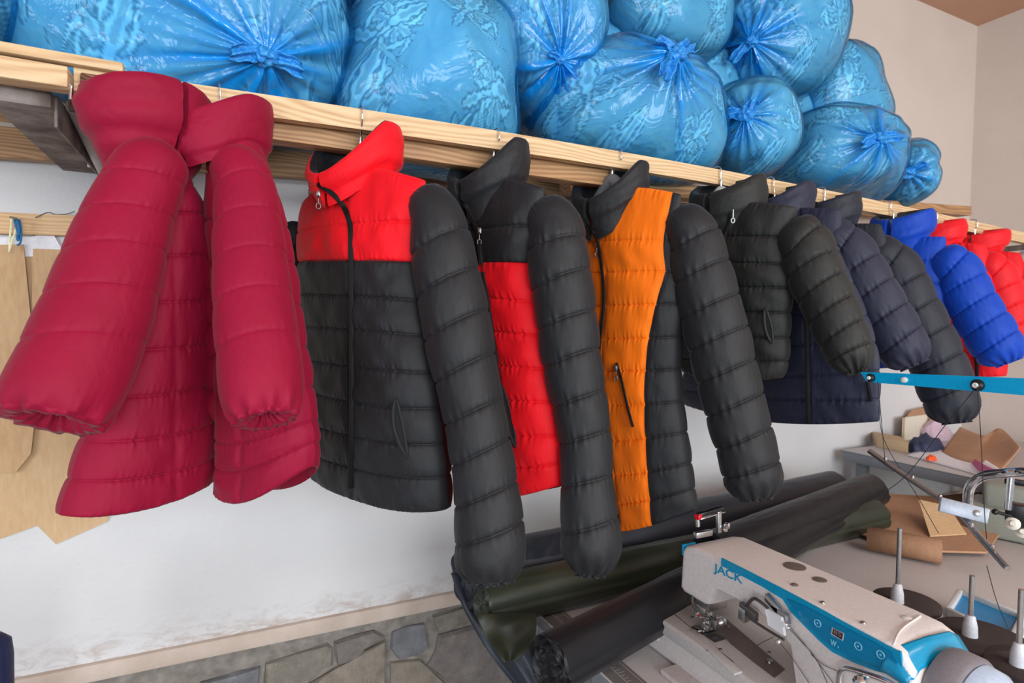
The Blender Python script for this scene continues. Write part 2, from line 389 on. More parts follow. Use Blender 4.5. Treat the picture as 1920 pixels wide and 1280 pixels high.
t0 = atY(143, 200, YR+.10); t1 = atY(222, 368, -.10)
tube('tube_brace', [t0, t1], .017, GALV, br, 20, 6, False)
box('lug', tuple(t0+(-.01, -.012, -.012)), tuple(t0+(.012, .012, .03)), RUST, br, .002)
q = atY(172, 308, -.16); obox('weld_tab', q, ((1, 0, 0), (0, 1, 0), (0, 0, 1)), (.008, .004, .007), plain('white_tag', srgb(225, 225, 230), .5), br, .001)
tube('hook_pin', [atY(95, 155, YR-.03), atY(130, 157, YR-.03), atY(133, 185, YR-.03)], .0035, CHROME, br, 8)
b2 = thing('shelf_bracket', 'thin grey steel shelf bracket at the far right rail end', 'bracket', (3.1, 0, 1.6))
q = atY(1930, 462, YR); beam('angle_iron', q+(-.0, -.02, -.0), (q[0]+.12, -.01, q[2]), .03, .02, RUST, b2)
beam('brace', q+(.02, .02, -.02), (q[0]+.15, -.01, q[2]-.3), .02, .02, GALV, b2)

# ================================================================== lath on the wall, patterns, strings
lath = beam('wall_lath', (-1.2, -.012, 1.647-.022), (1.2, -.012, 1.647-.022+.004), .022, .052, wood('lath_pine', srgb(226, 190, 146), srgb(212, 172, 128), srgb(190, 148, 104), 'X'))
a0 = atY(0, 418, -.02); a1 = atY(527, 437, -.02)
bpy.data.objects.remove(lath)
sl = (a1[2]-a0[2])/(a1[0]-a0[0])
lath = beam('wall_lath', (-1.3, -.012, a0[2]-sl*(1.3+a0[0])), (1.5, -.012, a0[2]+sl*(1.5-a0[0])), .022, .05, MATS['lath_pine'])
setp(lath, 'flat pine lath nailed along the white wall behind the crimson jackets', 'lath')
def kraft(name, c1, c2):
    m, n, l, b = newmat(name); v = coords(n, l); t = noise(n, l, coords(n, l, (1, 1, .25)), 120, 4); g = noise(n, l, v, 5, 3)
    mx = n.new('ShaderNodeMath'); mx.operation = 'ADD'; l.new(t.outputs['Fac'], mx.inputs[0]); l.new(g.outputs['Fac'], mx.inputs[1])
    r = ramp(n, l, mx.outputs[0], [(.7, c1), (1.3, c2)]); 
    r.color_ramp.elements[0].position = .35; r.color_ramp.elements[1].position = .65
    m2 = n.new('ShaderNodeMath'); m2.operation = 'MULTIPLY'; m2.inputs[1].default_value = .5; l.new(mx.outputs[0], m2.inputs[0]); l.new(m2.outputs[0], r.inputs[0])
    l.new(r.outputs[0], b.inputs['Base Color']); b.inputs['Roughness'].default_value = .8; return m
KRAFT = kraft('kraft_card', srgb(190, 152, 112), srgb(206, 172, 132)); KRAFT2 = kraft('kraft_card_light', srgb(196, 160, 120), srgb(212, 180, 140))
PAPER = plain('white_paper', srgb(232, 231, 238), .8)
def card(name, px, y, mat, label, cat='pattern', group=None):
    P = [atY(a, b, y) for a, b in px]
    return setp(sheet(name, P, .002, mat, normal=(0, -1, 0)), label, cat, group)
G = 'card sewing patterns on the wall'
card('card_pattern', [(-180, 470), (120, 466), (122, 520), (230, 700), (240, 900), (200, 978), (105, 1020), (70, 985), (40, 996), (0, 1010), (-180, 1040)], -.006, KRAFT2, 'large brown card pattern hanging lowest on the wall behind the left crimson sleeve', group=G)
card('paper_sheet', [(-180, 448), (60, 444), (96, 432), (118, 470), (120, 480), (-180, 484)], -.010, PAPER, 'white paper sheet between the wall lath and the brown card patterns', 'paper')
card('card_pattern', [(62, 466), (122, 468), (150, 620), (66, 690), (58, 640)], -.014, KRAFT, 'narrow upright brown card strip hanging right of the big card pattern', group=G)
card('card_pattern', [(-180, 462), (44, 458), (52, 540), (62, 640), (66, 780), (58, 850), (30, 885), (-180, 900)], -.020, KRAFT, 'long brown card pattern with rounded lower end hanging under the nail', group=G)
q0 = atY(12, 404, -.024); q1 = atY(30, 410, -.075)
setp(tube('wall_nail', [q0+(0, .02, 0), q1], .003, DSTEEL, segs=8, n=5), 'dark nail in the lath holding blue and yellow string', 'nail')
BST = plain('blue_string', srgb(30, 110, 165), .7); YST = plain('yellow_string', srgb(235, 232, 190), .7)
sb = thing('string_bundle', 'loose blue and yellow strings looped over the nail on the lath', 'string', tuple(q1))
for j, (L, m_) in enumerate(([[(22, 410), (20, 430), (18, 455), (18, 470)], YST], [[(33, 408), (30, 430), (22, 455), (17, 472)], YST], [[(26, 409), (30, 425), (35, 442), (38, 450)], BST],
        [[(36, 411), (39, 425), (40, 440), (38, 455), (32, 460)], BST], [[(30, 408), (36, 430), (32, 445), (34, 452)], BST])):
    tube('string', [atY(a, b, -.045-.004*j) for a, b in L], .0022, m_, sb, 6)
setp(tube('loose_thread', [atY(66, 408, -.03), atY(90, 398, -.02), atY(105, 402, -.02), atY(125, 401, -.02), atY(140, 396, -.02)], .0013, plain('grey_thread', srgb(120, 118, 116), .8), segs=5), 'grey loose thread curling over the top of the lath', 'thread')
NV = nylon('left_edge_navy', srgb(28, 34, 74), .6)
q = atY(-24, 1190, -.45)
bundle = thing('fabric_roll', 'dark navy cloth roll standing at the lower left edge of the photo', 'fabric roll', (q[0], q[1], 0))
a = np.linspace(0, 2*math.pi, 40, endpoint=False); prof = [(0, .0), (.6, -.004), (.92, -.016), (1, -.045), (1, -.3), (.98, -.5), (1, -q[2])]
V = [(q[0]+.036*r*math.cos(x)*(1+.03*math.sin(5*x)), q[1]+.036*r*math.sin(x), max(0, q[2]+h)) for r, h in prof for x in a]
obj('rolled_cloth', V, gridfaces(len(prof), 40, True), NV, bundle)
# ================================================================== jackets
def prof(s, p=2.4): return np.clip(1-np.abs(s)**p, 0, 1)**.5
def bulge(f): return np.clip(np.sin(np.pi*np.clip(f, 0, 1)), 0, 1)**.36
def phases(nv): u = np.linspace(0, 1, nv, endpoint=False); return u-.115*np.sin(2*np.pi*u)      # denser rows at the stitch lines
class Jacket:
    def __init__(self, name, label, hook, az, cat='jacket', group='puffer jackets on the rail', yoff=0.0):
        self.O = atY(hook[0], hook[1], YR+RT/2+yoff); self.hookx = self.O[0]
        a = math.radians(az); self.eu = np.array([math.sin(a), -math.cos(a), 0.]); n = np.array([-math.cos(a), -math.sin(a), 0.])
        if n@(CAM-self.O) < 0: n = -n
        self.n = n
        self.root = thing(name, label, cat, (self.O[0], self.O[1], self.O[2]-.75), group)
        self.snapV = []; self.seed = int(hook[0])
    def pl(self, px, py, off=0.):
        v = ray(px, py); p0 = self.O+self.n*off
        return CAM+v*((p0-CAM)@self.n)/(v@self.n)
    def uz(self, p): q = p-self.O; return q@self.eu, q[2]
    def body(self, rows, mats, breaks=(), panel=None, amp=.012, NS=170, NB=60, nv=13, edge=.75, wr=.0025, seamdip=.6):
        amp = amp*.62
        """rows: (left px, right px, half thickness, arch px); each row is a stitch line"""
        R = len(rows); fine = np.linspace(-1, 1, 201)
        bs = []                                         # break positions per row
        base = []; T = []
        for ri_, (L, Rr, t, arch) in enumerate(rows):
            L = np.array(L, float); Rr = np.array(Rr, float)
            pix = L[None]*(1-fine[:, None])/2+Rr[None]*(1+fine[:, None])/2
            pix[:, 1] += arch*((1-fine**2) if ri_ else (1-np.abs(fine)**1.5))
            pts3 = np.array([self.pl(*p) for p in pix]); pixs = proj(pts3+self.n*((t+amp*.6)*prof(fine))[:, None])
            b = []
            for pol in breaks:
                pol = np.array(pol, float)
                xs = np.interp(pixs[:, 1], pol[:, 1], pol[:, 0])
                k = np.argmin(np.abs(pixs[:, 0]-xs)); b.append(np.clip(fine[k], -.97, .97))
            bs.append(b); base.append(pts3); T.append(t)
        base = np.array(base); T = np.array(T); bs = np.array(bs).reshape(R, -1)
        nb = bs.shape[1]; order = list(range(nb))
        mean = bs.mean(0) if nb else np.array([])
        edges = np.concatenate([[-1], mean, [1]]); cols = np.round((edges+1)/2*NS).astype(int)
        NR = (R-1)*nv+1; vv = np.concatenate([(np.arange(R-1)[:, None]+phases(nv)[None]).ravel(), [R-1]])
        # interpolate the rows smoothly
        dn = np.linspace(0, R-1, 8*(R-1)+1)
        C = np.stack([np.stack([np.interp(vv, dn, q_) for q_ in catmull(base[:, j], len(dn)).T], -1) for j in range(0, 201, 4)], 1)        # NR x 51
        jj = np.linspace(-1, 1, C.shape[1])
        Tv = np.interp(vv, np.arange(R), T)
        B = np.stack([np.interp(vv, np.arange(R), bs[:, i]) for i in range(nb)], 1) if nb else np.zeros((NR, 0))
        S = np.zeros((NR, NS+1))
        for r in range(NR):
            S[r] = np.interp(np.arange(NS+1), cols, np.concatenate([[-1], B[r], [1]]))
        Sb = np.linspace(1, -1, NB+1)[1:-1]
        f1 = fnoise(self.seed, 12, 6, 22); f2 = fnoise(self.seed+1, 16, 260, 620); f3 = fnoise(self.seed+2, 10, 3, 9)
        ph = vv-np.floor(vv); ph[-1] = 1
        width = np.linalg.norm(C[:, -1]-C[:, 0], axis=1); length = np.linalg.norm(base[-1, 100]-base[0, 100])
        def ring(s, side):
            P = np.stack([np.stack([np.interp(s[r], jj, C[r, :, k]) for k in range(3)], -1) for r in range(NR)])
            pr_ = prof(s)
            a = s*width[:, None]*.5; b_ = np.broadcast_to((vv/(R-1)*length)[:, None], a.shape)
            bl = bulge(ph)[:, None]*amp*(1+.25*f1(a*6, b_*6))
            near = np.exp(-(np.minimum(ph, 1-ph)/.16)**2)[:, None]
            puck = near*f2(a, b_*.12+a*.2)*.0011-.0016*np.exp(-(np.minimum(ph, 1-ph)/.035)**2)[:, None]
            sd = np.ones_like(s)
            if side > 0:
                for i in range(nb):
                    d = np.abs(s-B[:, i:i+1])*width[:, None]*.5; sd = sd*(1-seamdip*np.exp(-(d/.009)**2))
            wrk = wr*f1(a*1.0+.35*b_, b_*.8)+wr*.35*f1(a*3.1-b_*2, b_*2.4+5)+.004*f3(a, b_)
            off = side*(Tv[:, None]*pr_+(bl*sd+puck+wrk)*np.clip(pr_*1.6, 0, 1))
            P = P+self.n*off[..., None]
            out = (bulge(ph)[:, None]*amp*edge)*np.sign(s)*np.clip(np.abs(s)-.8, 0, 1)/.2
            d = C[:, -1]-C[:, 0]; d = d/(np.linalg.norm(d, axis=1)[:, None]+1e-9)
            return P+d[:, None]*out[..., None]
        Fv = ring(S, 1); Bv = ring(np.broadcast_to(Sb, (NR, len(Sb))).copy(), -1)
        # front panels
        pan = {}
        if panel is None: panel = lambda ci, ri: ('front_panel', 0)
        for ci in range(nb+1):
            runs = []
            for ri in range(R-1):
                key = panel(ci, ri)
                if runs and runs[-1][0] == key: runs[-1][2] = ri+1
                else: runs.append([key, ri, ri+1])
            for (nm, mi), r0, r1 in runs:
                sub = Fv[r0*nv:r1*nv+1, cols[ci]:cols[ci+1]+1]
                obj(nm, sub.reshape(-1, 3), gridfaces(sub.shape[0], sub.shape[1]), mats[mi], self.root)
        full = np.concatenate([Fv[:, -1:], Bv, Fv[:, :1]], 1)
        bm_ = mats[panel.back] if hasattr(panel, 'back') else mats[-1]
        obj('back_panel', full.reshape(-1, 3), gridfaces(NR, full.shape[1]), bm_, self.root)
        # hem turned under and a closed top, so that the shell is not open
        ringL = np.concatenate([Fv[-1], Bv[-1]], 0); inn = ringL*.0+ringL.mean(0)+(ringL-ringL.mean(0))*np.array([.96, .96, 1])+np.array([0, 0, .03])
        V = np.vstack([ringL, ringL*.5+inn*.5+(0, 0, -.016), inn])
        obj('hem', V, gridfaces(3, len(ringL), True), bm_, self.root)
        ringT = np.concatenate([Fv[0], Bv[0]], 0); c = ringT.mean(0)
        V = np.vstack([ringT, c[None]+(0, 0, .005)]); k = len(ringT)
        obj('shoulder_lining', V, [[i, (i+1) % k, k] for i in range(k)], mats[0], self.root)
        self.snapV.append(Fv.reshape(-1, 3)); self.width = width
        return self
    def snap(self, px, py, lift=.002, rad=7):
        A = np.vstack(self.snapV); q = proj(A); d = np.hypot(q[:, 0]-px, q[:, 1]-py)
        k = np.where(d < max(rad, d.min()+1))[0]; k = k[np.argsort(q[k, 2])[:max(1, len(k)//3)]]
        dep = np.median(q[k, 2]); p = atD(px, py, dep)
        v = CAM-p; return p+v/np.linalg.norm(v)*lift
    def collar(self, c, a, b, h, droop=.035, lean=(0, 0), gap=.16, flare=.0, mat=None, lin=None, puff=.010, th=.010, tdroop=None, zfront=None, tilt=0, seg=1, NS=120, skirt=.6):
        """c: px of the neck centre on the jacket plane; a,b: half sizes across and front-back"""
        C0 = self.pl(*c); th_ = np.linspace(gap, 2*math.pi-gap, NS); tdroop = droop if tdroop is None else tdroop
        vv = np.linspace(-skirt, 1, 26); f = fnoise(self.seed+5, 10, 2, 9); fp = fnoise(self.seed+6, 12, 14, 40)
        rows = []
        ct, sn = np.cos(th_), np.sin(th_)           # ct=1 front, sn=1 near side
        def wall(v, o):
            k = 1+flare*v if v >= 0 else 1+v*.42
            vz = v; v = max(v, 0)
            u = (a*k+o)*sn; nn = (b*k+o)*ct
            z = h*vz-(droop*(1-v)+tdroop*v)*np.clip(ct, 0, 1)**1.3+.012*v*np.clip(-ct, 0, 1)+tilt*sn
            return C0+self.eu*(u+lean[0]*v)[:, None]+self.n*(nn+lean[1]*v)[:, None]+np.array([0, 0, 1.])*z[:, None]
        for v in vv:
            o = th+puff*bulge((max(v, 0)*seg) % 1 if v < 1 else 1)+.0022*f(th_*.5, v*1.5)+.0005*fp(th_, v*2)
            rows.append(wall(v, o*np.ones_like(th_)))
        outer = np.array(rows)
        rim = [wall(1.0+.02, (th*.5)*np.ones_like(th_)+0)]
        inn = [wall(v, (-.2*th-puff*.6*bulge((v*seg) % 1 if v < 1 else 1))*np.ones_like(th_)+.002*f(th_+3, v*3)) for v in np.linspace(1, 0, 20)]
        obj('collar', outer.reshape(-1, 3), gridfaces(len(outer), NS), mat or BLACK, self.root)
        inner = np.array([outer[-1]]+rim+inn)
        obj('collar_lining', inner.reshape(-1, 3), gridfaces(len(inner), NS), lin or LINING, self.root)
        for e in (0, -1):                            # closed front edges of the collar
            col = np.vstack([outer[:, e], inner[1:, e]]); cc = col.mean(0); k = len(col)
            obj('collar_edge', np.vstack([col, cc[None]]), [[i, (i+1) % k, k] for i in range(k)], mat or BLACK, self.root)
        self.snapV.append(outer.reshape(-1, 3))
        return self
    def sleeve(self, pts, mat, stitches, d0=None, dd=0.0, amp=.010, tilt=.25, cuff=.55, NA=132, nv=12, hole=True, ruff=12, wr=.0022, gather=.028, twist=0, world=None, head=.26):
        """pts: (x, y, width px) along the centre line; depth starts at the jacket plane and comes nearer by dd"""
        amp = amp*.55; pts = np.array(pts, float)
        if head and world is None:            # the sleeve head starts inside the shoulder
            x, y, w = pts[0]; w1 = pts[1, 2]; pts[0] = (x-head*w1, y+.26*w1, .76*w1)
        if world is None:
            d0 = d0 if d0 is not None else proj(self.pl(pts[0, 0], pts[0, 1]))[2]
            L = np.concatenate([[0], np.cumsum(np.hypot(*np.diff(pts[:, :2], axis=0).T))]); L /= L[-1]
            D = d0-dd*L; C = np.array([atD(x, y, d) for (x, y, w), d in zip(pts, D)]); Rr = pts[:, 2]/2*D/F
        else:
            C = np.array([w[:3] for w in world]); Rr = np.array([w[3] for w in world]); L = np.concatenate([[0], np.cumsum(np.linalg.norm(np.diff(C, axis=0), axis=1))]); L /= L[-1]
        st_ = np.concatenate([[0], stitches, [1]]); n = (len(st_)-1)*nv+1
        tq = np.concatenate([st_[i]+(st_[i+1]-st_[i])*phases(nv) for i in range(len(st_)-1)]+[[1.]])
        ph = np.concatenate([phases(nv) for _ in range(len(st_)-1)]+[[1.]])
        dense = catmull(C, 400); tl = np.concatenate([[0], np.cumsum(np.linalg.norm(np.diff(dense, axis=0), axis=1))]); length = tl[-1]; tl /= tl[-1]
        Rd = catmull(Rr[:, None], 400)[:, 0]
        Cq = np.stack([np.interp(tq, tl, dense[:, k]) for k in range(3)], -1); Rq = np.interp(tq, tl, Rd)
        ref = CAM-C.mean(0); ref /= np.linalg.norm(ref)
        Td, A1d, A2d = frames(dense, ref)
        it = lambda X: np.stack([np.interp(tq, tl, X[:, k]) for k in range(3)], -1)
        Tn, A1, A2 = it(Td), it(A1d), it(A2d)
        ang = np.linspace(0, 2*math.pi, NA, endpoint=False)
        f1 = fnoise(self.seed+9, 12, 8, 26); f2 = fnoise(self.seed+10, 14, 240, 560); f3 = fnoise(self.seed+12, 10, 3, 8)
        arc = ang[None]*Rq.mean(); al = tq[:, None]*length
        # periodic in the angle
        ca, sa = np.cos(ang)[None]*Rq.mean(), np.sin(ang)[None]*Rq.mean()
        bl = bulge(ph)[:, None]*amp*(1+.2*f1(ca*5, sa*5+al*4))
        near = np.exp(-(np.minimum(ph, 1-ph)/.17)**2)[:, None]
        puck = near*f2(ca*1.2, sa*1.2)*.0011*min(1, amp/.005)-.0018*min(1, amp/.005)*np.exp(-(np.minimum(ph, 1-ph)/.035)**2)[:, None]
        cap = np.sqrt(np.clip(1-(1-np.clip(tq*length/(Rq*.9+1e-6), 0, 1))**2, .02, 1))
        endf = np.clip((1-tq)*length/gather, 0, 1); g = cuff+(1-cuff)*np.sin(endf*math.pi/2)**.8
        ru = (1-endf)[:, None]*np.sin(ruff*ang+self.seed)[None]*.0045
        rad = (Rq*cap*g)[:, None]-amp*.5+bl*np.minimum(1, g)[:, None]+puck+wr*f1(ca+.3*al, sa+al*.9)+.003*f3(ca, sa+al)+ru
        rad = np.maximum(rad, .004)
        sh = tilt*rad*np.sin(ang)[None]*np.minimum(1, np.minimum(tq*8, (1-tq)*8))[:, None]
        V = Cq[:, None]+rad[..., None]*(A1[:, None]*np.cos(ang)[None, :, None]+A2[:, None]*np.sin(ang)[None, :, None])+Tn[:, None]*sh[..., None]
        Fc = gridfaces(n, NA, True).tolist(); Fc.append(list(range(NA)))
        s = obj('sleeve', V.reshape(-1, 3), Fc, mat, self.root)
        # gathered cuff turned inside, with a dark opening
        e = V[-1]; c = e.mean(0); t = Tn[-1]; rows = [e]
        for k, (sc, fw_) in enumerate(((.93, .006), (.72, .005), (.50, -.004), (.36, -.016), (.30, -.05))):
            w = c+(e-c)*sc+t*fw_; w = w+(e-c)/np.linalg.norm(e-c, axis=1)[:, None]*(np.sin(ruff*1.5*ang+k*.7)*.005)[:, None]*(k < 4); rows.append(w)
        rows = np.array(rows); obj('cuff', rows.reshape(-1, 3), gridfaces(len(rows), NA, True), mat, self.root)
        obj('cuff_opening', np.vstack([rows[-1], rows[-1].mean(0)[None]]), [[i, (i+1) % NA, NA] for i in range(NA)], LINING, self.root)
        self.sl = s; return self
    def backsleeve(self, mat, row, length=.5, r=.055, out=.05):
        """sleeve on the side turned to the wall"""
        p = self.pl(*row)+self.eu*.02
        W = [np.r_[p+self.eu*(-out*k)+np.array([0, 0, -length*t]), r*s] for t, k, s in ((0, 0, .8), (.2, .7, 1), (.5, 1.0, .97), (.8, 1.1, .9), (1, 1.1, .85))]
        for w in W: w[1] = min(w[1], -r-.01)
        return self.sleeve([(0, 0, 0)]*5, mat, [.15, .29, .43, .57, .71, .85], world=W, nv=8, NA=48)
    def zipper(self, px, w=.009,  teeth=True, name='zipper', lift=.0012, pull=None, pullmat=None, pl_len=.03, tape=ZIPM):
        w = w*.66; px = catmull(np.array(px, float), max(len(px)*2, 6)); P = np.array([self.snap(x, y, lift) for x, y in px]); C = catmull(P, len(P)*8)
        if len(C) > 19:
            kz = np.ones(13)/13; Cp = np.pad(C, ((6, 6), (0, 0)), 'reflect', reflect_type='odd'); C = np.stack([np.convolve(Cp[:, k], kz, 'valid') for k in range(3)], -1)
        ref = CAM-C.mean(0); ref /= np.linalg.norm(ref); T, A, B = frames(C, ref)
        rows = []
        for off, hh in ((-1, -.004), (-.8, .0012), (-.22, .0016), (-.2, .0032), (.2, .0032), (.22, .0016), (.8, .0012), (1, -.004)): rows.append(C+B*off*w+A*hh)
        V = np.array(rows); z = obj(name, V.reshape(-1, 3), gridfaces(8, len(C)), tape, self.root, smooth=False)
        if pull:
            p = self.snap(*pull, lift+.003); A = CAM-p; A /= np.linalg.norm(A); B = np.cross((0, 0, 1), A); B /= np.linalg.norm(B)
            m = pullmat or DSTEEL; h = pl_len
            sl_ = obox('zip_slider', p, (B, A, (0, 0, 1)), (.0042, .003, .007), m, z, .0015)
            tube('zip_pull', [p+A*.003-(0, 0, .004), p+A*.006-(0, 0, h*.35), p+A*.005-(0, 0, h*.7)], .0016, m, z, 8)
            a = np.linspace(0, 2*math.pi, 17)
            tube('zip_ring', [p+A*.005-np.array([0, 0, h*.85])+B*math.cos(t)*.0042+np.array([0, 0, 1])*math.sin(t)*.0062 for t in a], .0014, m, z, 8, 40)
        return self
    def seam(self, px, w=.0012, mat=None, name='seam', lift=.0005):
        P = np.array([self.snap(x, y, lift) for x, y in px]); tube(name, P, w, mat or BLACK, self.root, 6, len(P)*5); return self
    def pocket(self, px, w=.012, mat=None, lift=.001, dark=True):
        """a slit pocket: dark opening between two padded lips"""
        P = np.array([self.snap(x, y, lift) for x, y in px]); C = catmull(P, 30); ref = CAM-C.mean(0); ref /= np.linalg.norm(ref); T, A, B = frames(C, ref)
        t = np.linspace(0, 1, 30); s = np.sin(math.pi*t)[:, None]
        if B[15, 0]*1+B[15, 1]*-.4 < 0: B = -B
        pk = obj('pocket_opening', np.vstack([C-B*w*.30*s+A*.002, C+B*w*.35*s+A*.002]), gridfaces(2, 30), ZIPM, self.root)
        for sg, ww in ((-1, .9), (1, .8)):
            tube('pocket_lip', C[1:-1:3]+B[1:-1:3]*sg*w*.62*s[1:-1:3], np.r_[.001, np.full(6, w*.38*ww), .001], mat or LINING, pk, 10, 40)
        return self
    def hanger(self, c, bar=.17, mat=GREYPL, drop=.03, label=None, hookr=.016):
        """wire hook over the rail and a shaped shoulder bar inside the jacket"""
        x = self.hookx; zt = railz(x); N = self.pl(*c)
        lab = label; h = thing('clothes_hanger', lab, 'hanger', (N[0], N[1], N[2]-.05), 'hangers on the rail')
        dx = N[0]-x
        yb, yf = YR+RT+.006, YR-.006
        pts = [(x, yb, zt-.025), (x, yb, zt+.002), (x, YR+RT*.5, zt+.009), (x, yf, zt+.002), (x+dx*.15, yf-.001, zt-.02), (x+dx*.35, yf*.6+N[1]*.4, zt-.02+(N[2]+.02-zt+.02)*.55), (N[0], N[1], N[2]+.012), (N[0], N[1], N[2]-.01)]
        tube('hook', pts, .0018, CHROME, h, 10, 70)
        lathe('ferrule', [(.0035, -.012), (.004, -.01), (.004, .012), (.002, .014)], N, (0, 0, 1), CHROME, h, 12)
        P = [N+self.eu*(t*bar*.55)+np.array([0, 0, -.022-drop*abs(t)**1.3*2.6]) for t in np.linspace(-1, 1, 15)]
        W = [.008, .010, .012, .013, .014, .015, .016, .017, .016, .015, .014, .013, .012, .010, .008]
        tube('shoulder_bar', P, W, mat, h, 12, 60)
        return self
# ------------------------------------------------------------------ the eleven jackets, left to right
def P_(f, back=None):
    if back is not None: f.back = back
    return f
# 1 crimson, swung open, seen from the back with the sleeve towards the camera
j = Jacket('puffer_jacket', 'leftmost crimson puffer jacket with its wide sleeve hanging over the card patterns', (318, 160), -50)
j.body([((268, 262), (338, 300), .030, -10), ((262, 330), (352, 352), .045, 0), ((262, 400), (374, 405), .050, 0), ((258, 480), (384, 480), .052, 0), ((240, 566), (387, 560), .054, 2),
        ((218, 655), (392, 636), .054, 3), ((190, 742), (397, 713), .054, 4), ((160, 825), (402, 782), .054, 6), ((136, 898), (402, 846), .054, 8), ((114, 966), (400, 890), .052, 12)],
       [CRIMSON], breaks=[[(262, 262), (262, 480), (225, 640), (166, 850), (157, 975)], [(318, 250), (322, 480), (326, 600), (325, 960)]], panel=lambda c, r: (('placket', 'back_centre_panel', 'back_side_panel')[c], 0), amp=.010)
j.collar((282, 272), .088, .07, .075, -.01, tdroop=-.025, flare=.1, mat=CRIMSON, lin=CRIMSON, gap=.05, skirt=.9)
j.sleeve([(304, 236, 92), (276, 322, 122), (240, 410, 142), (215, 490, 156), (186, 575, 170), (152, 660, 184), (120, 735, 190), (100, 785, 176)], CRIMSON, [.17, .31, .45, .60, .76], d0=1.015, dd=.185, amp=.0045, tilt=.3, cuff=.96, gather=.02, ruff=9, head=.03)
j.backsleeve(CRIMSON, (345, 350), .45, .034, 0)
j.hanger((312, 282), .09, label='wire-hook hanger carrying the leftmost crimson jacket')
# 2 crimson
j = Jacket('puffer_jacket', 'second crimson puffer jacket, between the leftmost crimson one and the red-yoked black one', (412, 170), 40)
j.body([((411, 262), (470, 262), .030, -8), ((411, 330), (492, 340), .045, 0), ((407, 420), (518, 420), .050, 0), ((415, 500), (532, 490), .052, 0), ((417, 580), (546, 570), .054, 2), ((418, 660), (558, 650), .054, 3),
        ((418, 740), (572, 725), .054, 6), ((417, 820), (582, 790), .054, 14), ((417, 868), (587, 830), .053, 20), ((415, 912), (586, 874), .052, 34)],
       [CRIMSON], breaks=[[(440, 250), (450, 940)]], panel=lambda c, r: ('side_panel' if c else 'front_panel', 0), amp=.010)
j.collar((420, 272), .06, .075, .085, .045, flare=.02, tdroop=.05, mat=CRIMSON, lin=LINING, gap=.08, skirt=.2)
j.sleeve([(446, 268, 78), (454, 340, 98), (464, 415, 114), (470, 495, 128), (476, 575, 138), (484, 655, 147), (492, 730, 148), (498, 782, 130)], CRIMSON, [.16, .30, .45, .60, .76], d0=1.09, dd=.16, amp=.0045, tilt=.12, cuff=.9, gather=.025, ruff=11)
j.backsleeve(CRIMSON, (406, 350), .45, .034, 0)
j.hanger((424, 275), .09, label='wire-hook hanger carrying the second crimson jacket')
# 3 red yoke and collar, black below
j = Jacket('puffer_jacket', 'black puffer jacket with bright red yoke and red collar, third from the left', (676, 205), 25)
zipp = [(596, 345), (618, 358), (638, 378), (652, 404), (658, 435), (658, 494), (659, 600), (659, 700), (659, 800), (657, 915)]
j.body([((570, 384), (796, 338), .022, -42), ((569, 440), (790, 418), .052, 0), ((573, 494), (786, 492), .056, 0), ((572, 553), (790, 563), .058, -2), ((572, 612), (800, 628), .058, -4), ((572, 668), (812, 697), .058, 0),
        ((573, 722), (820, 764), .058, 3), ((582, 780), (828, 830), .058, 4), ((588, 836), (834, 892), .056, 6), ((590, 884), (836, 955), .054, 12)],
       [RED, BLACK], breaks=[[(650, 300), (656, 420), (659, 600), (658, 920)]], panel=P_(lambda c, r: ('yoke', 0) if r < 2 else ('front_panel', 1), 1), amp=.012)
j.collar((668, 316), .092, .07, .078, .065, flare=.04, mat=RED, lin=LINING, tdroop=.105, skirt=.35, gap=.08, lean=(.0, .005))
slv = [(800, 340, 62), (812, 400, 92), (829, 470, 112), (846, 555, 116), (862, 640, 118), (878, 720, 108), (892, 800, 108), (905, 880, 112), (914, 960, 122), (920, 1030, 130), (922, 1085, 112)]
j.sleeve(slv, BLACK, [.16, .27, .38, .49, .60, .70, .80, .89], dd=.10, tilt=.28, cuff=.8, gather=.03)
j.sleeve([(562, 400, 40), (556, 470, 56), (554, 540, 60), (556, 610, 56), (560, 680, 48)], BLACK, [.2, .36, .52, .68, .84], d0=1.42, dd=.0, tilt=0)
j.zipper(zipp, .008, pull=(597, 362), pullmat=DSTEEL)
j.pocket([(742, 742), (744, 780), (752, 820), (766, 864)], .013)
j.hanger((676, 268), .15, label='wire-hook hanger in the red collar of the red-yoked jacket')
# 4 black above, red below
j = Jacket('puffer_jacket', 'puffer jacket with black top and red lower body, between the red-yoked and the orange one', (930, 248), 14)
j.body([((826, 408), (1018, 354), .022, -44), ((832, 448), (1010, 424), .050, 0), ((840, 497), (1000, 494), .056, 0), ((846, 548), (1008, 566), .058, 0), ((852, 606), (1018, 628), .058, 0), ((858, 668), (1028, 690), .058, 0),
        ((866, 730), (1036, 752), .058, 0), ((872, 796), (1044, 815), .058, 2), ((880, 862), (1050, 868), .056, 4), ((890, 918), (1052, 910), .054, 12)],
       [BLACK, RED], breaks=[[(872, 360), (893, 430), (902, 500), (925, 640), (945, 780), (960, 925)]], panel=P_(lambda c, r: ('yoke', 0) if r < 2 else ('front_panel', 1), 0), amp=.012)
j.collar((915, 346), .09, .066, .088, .05, flare=.04, mat=BLACK, tdroop=.088, gap=.08)
j.sleeve([(1026, 358, 64), (1038, 425, 96), (1046, 495, 108), (1058, 570, 108), (1068, 640, 106), (1080, 720, 98), (1090, 790, 94), (1097, 860, 96), (1101, 930, 102), (1108, 1005, 114), (1106, 1072, 104)], BLACK, [.14, .24, .35, .45, .56, .66, .77, .88], dd=.10, tilt=.2, cuff=.6, gather=.05)
j.backsleeve(BLACK, (836, 420), .48)
j.zipper([(862, 368), (876, 390), (892, 424), (899, 460), (902, 496)], .008, pull=(899, 432))
j.zipper([(905, 510), (920, 600), (940, 760), (955, 915)], .007)
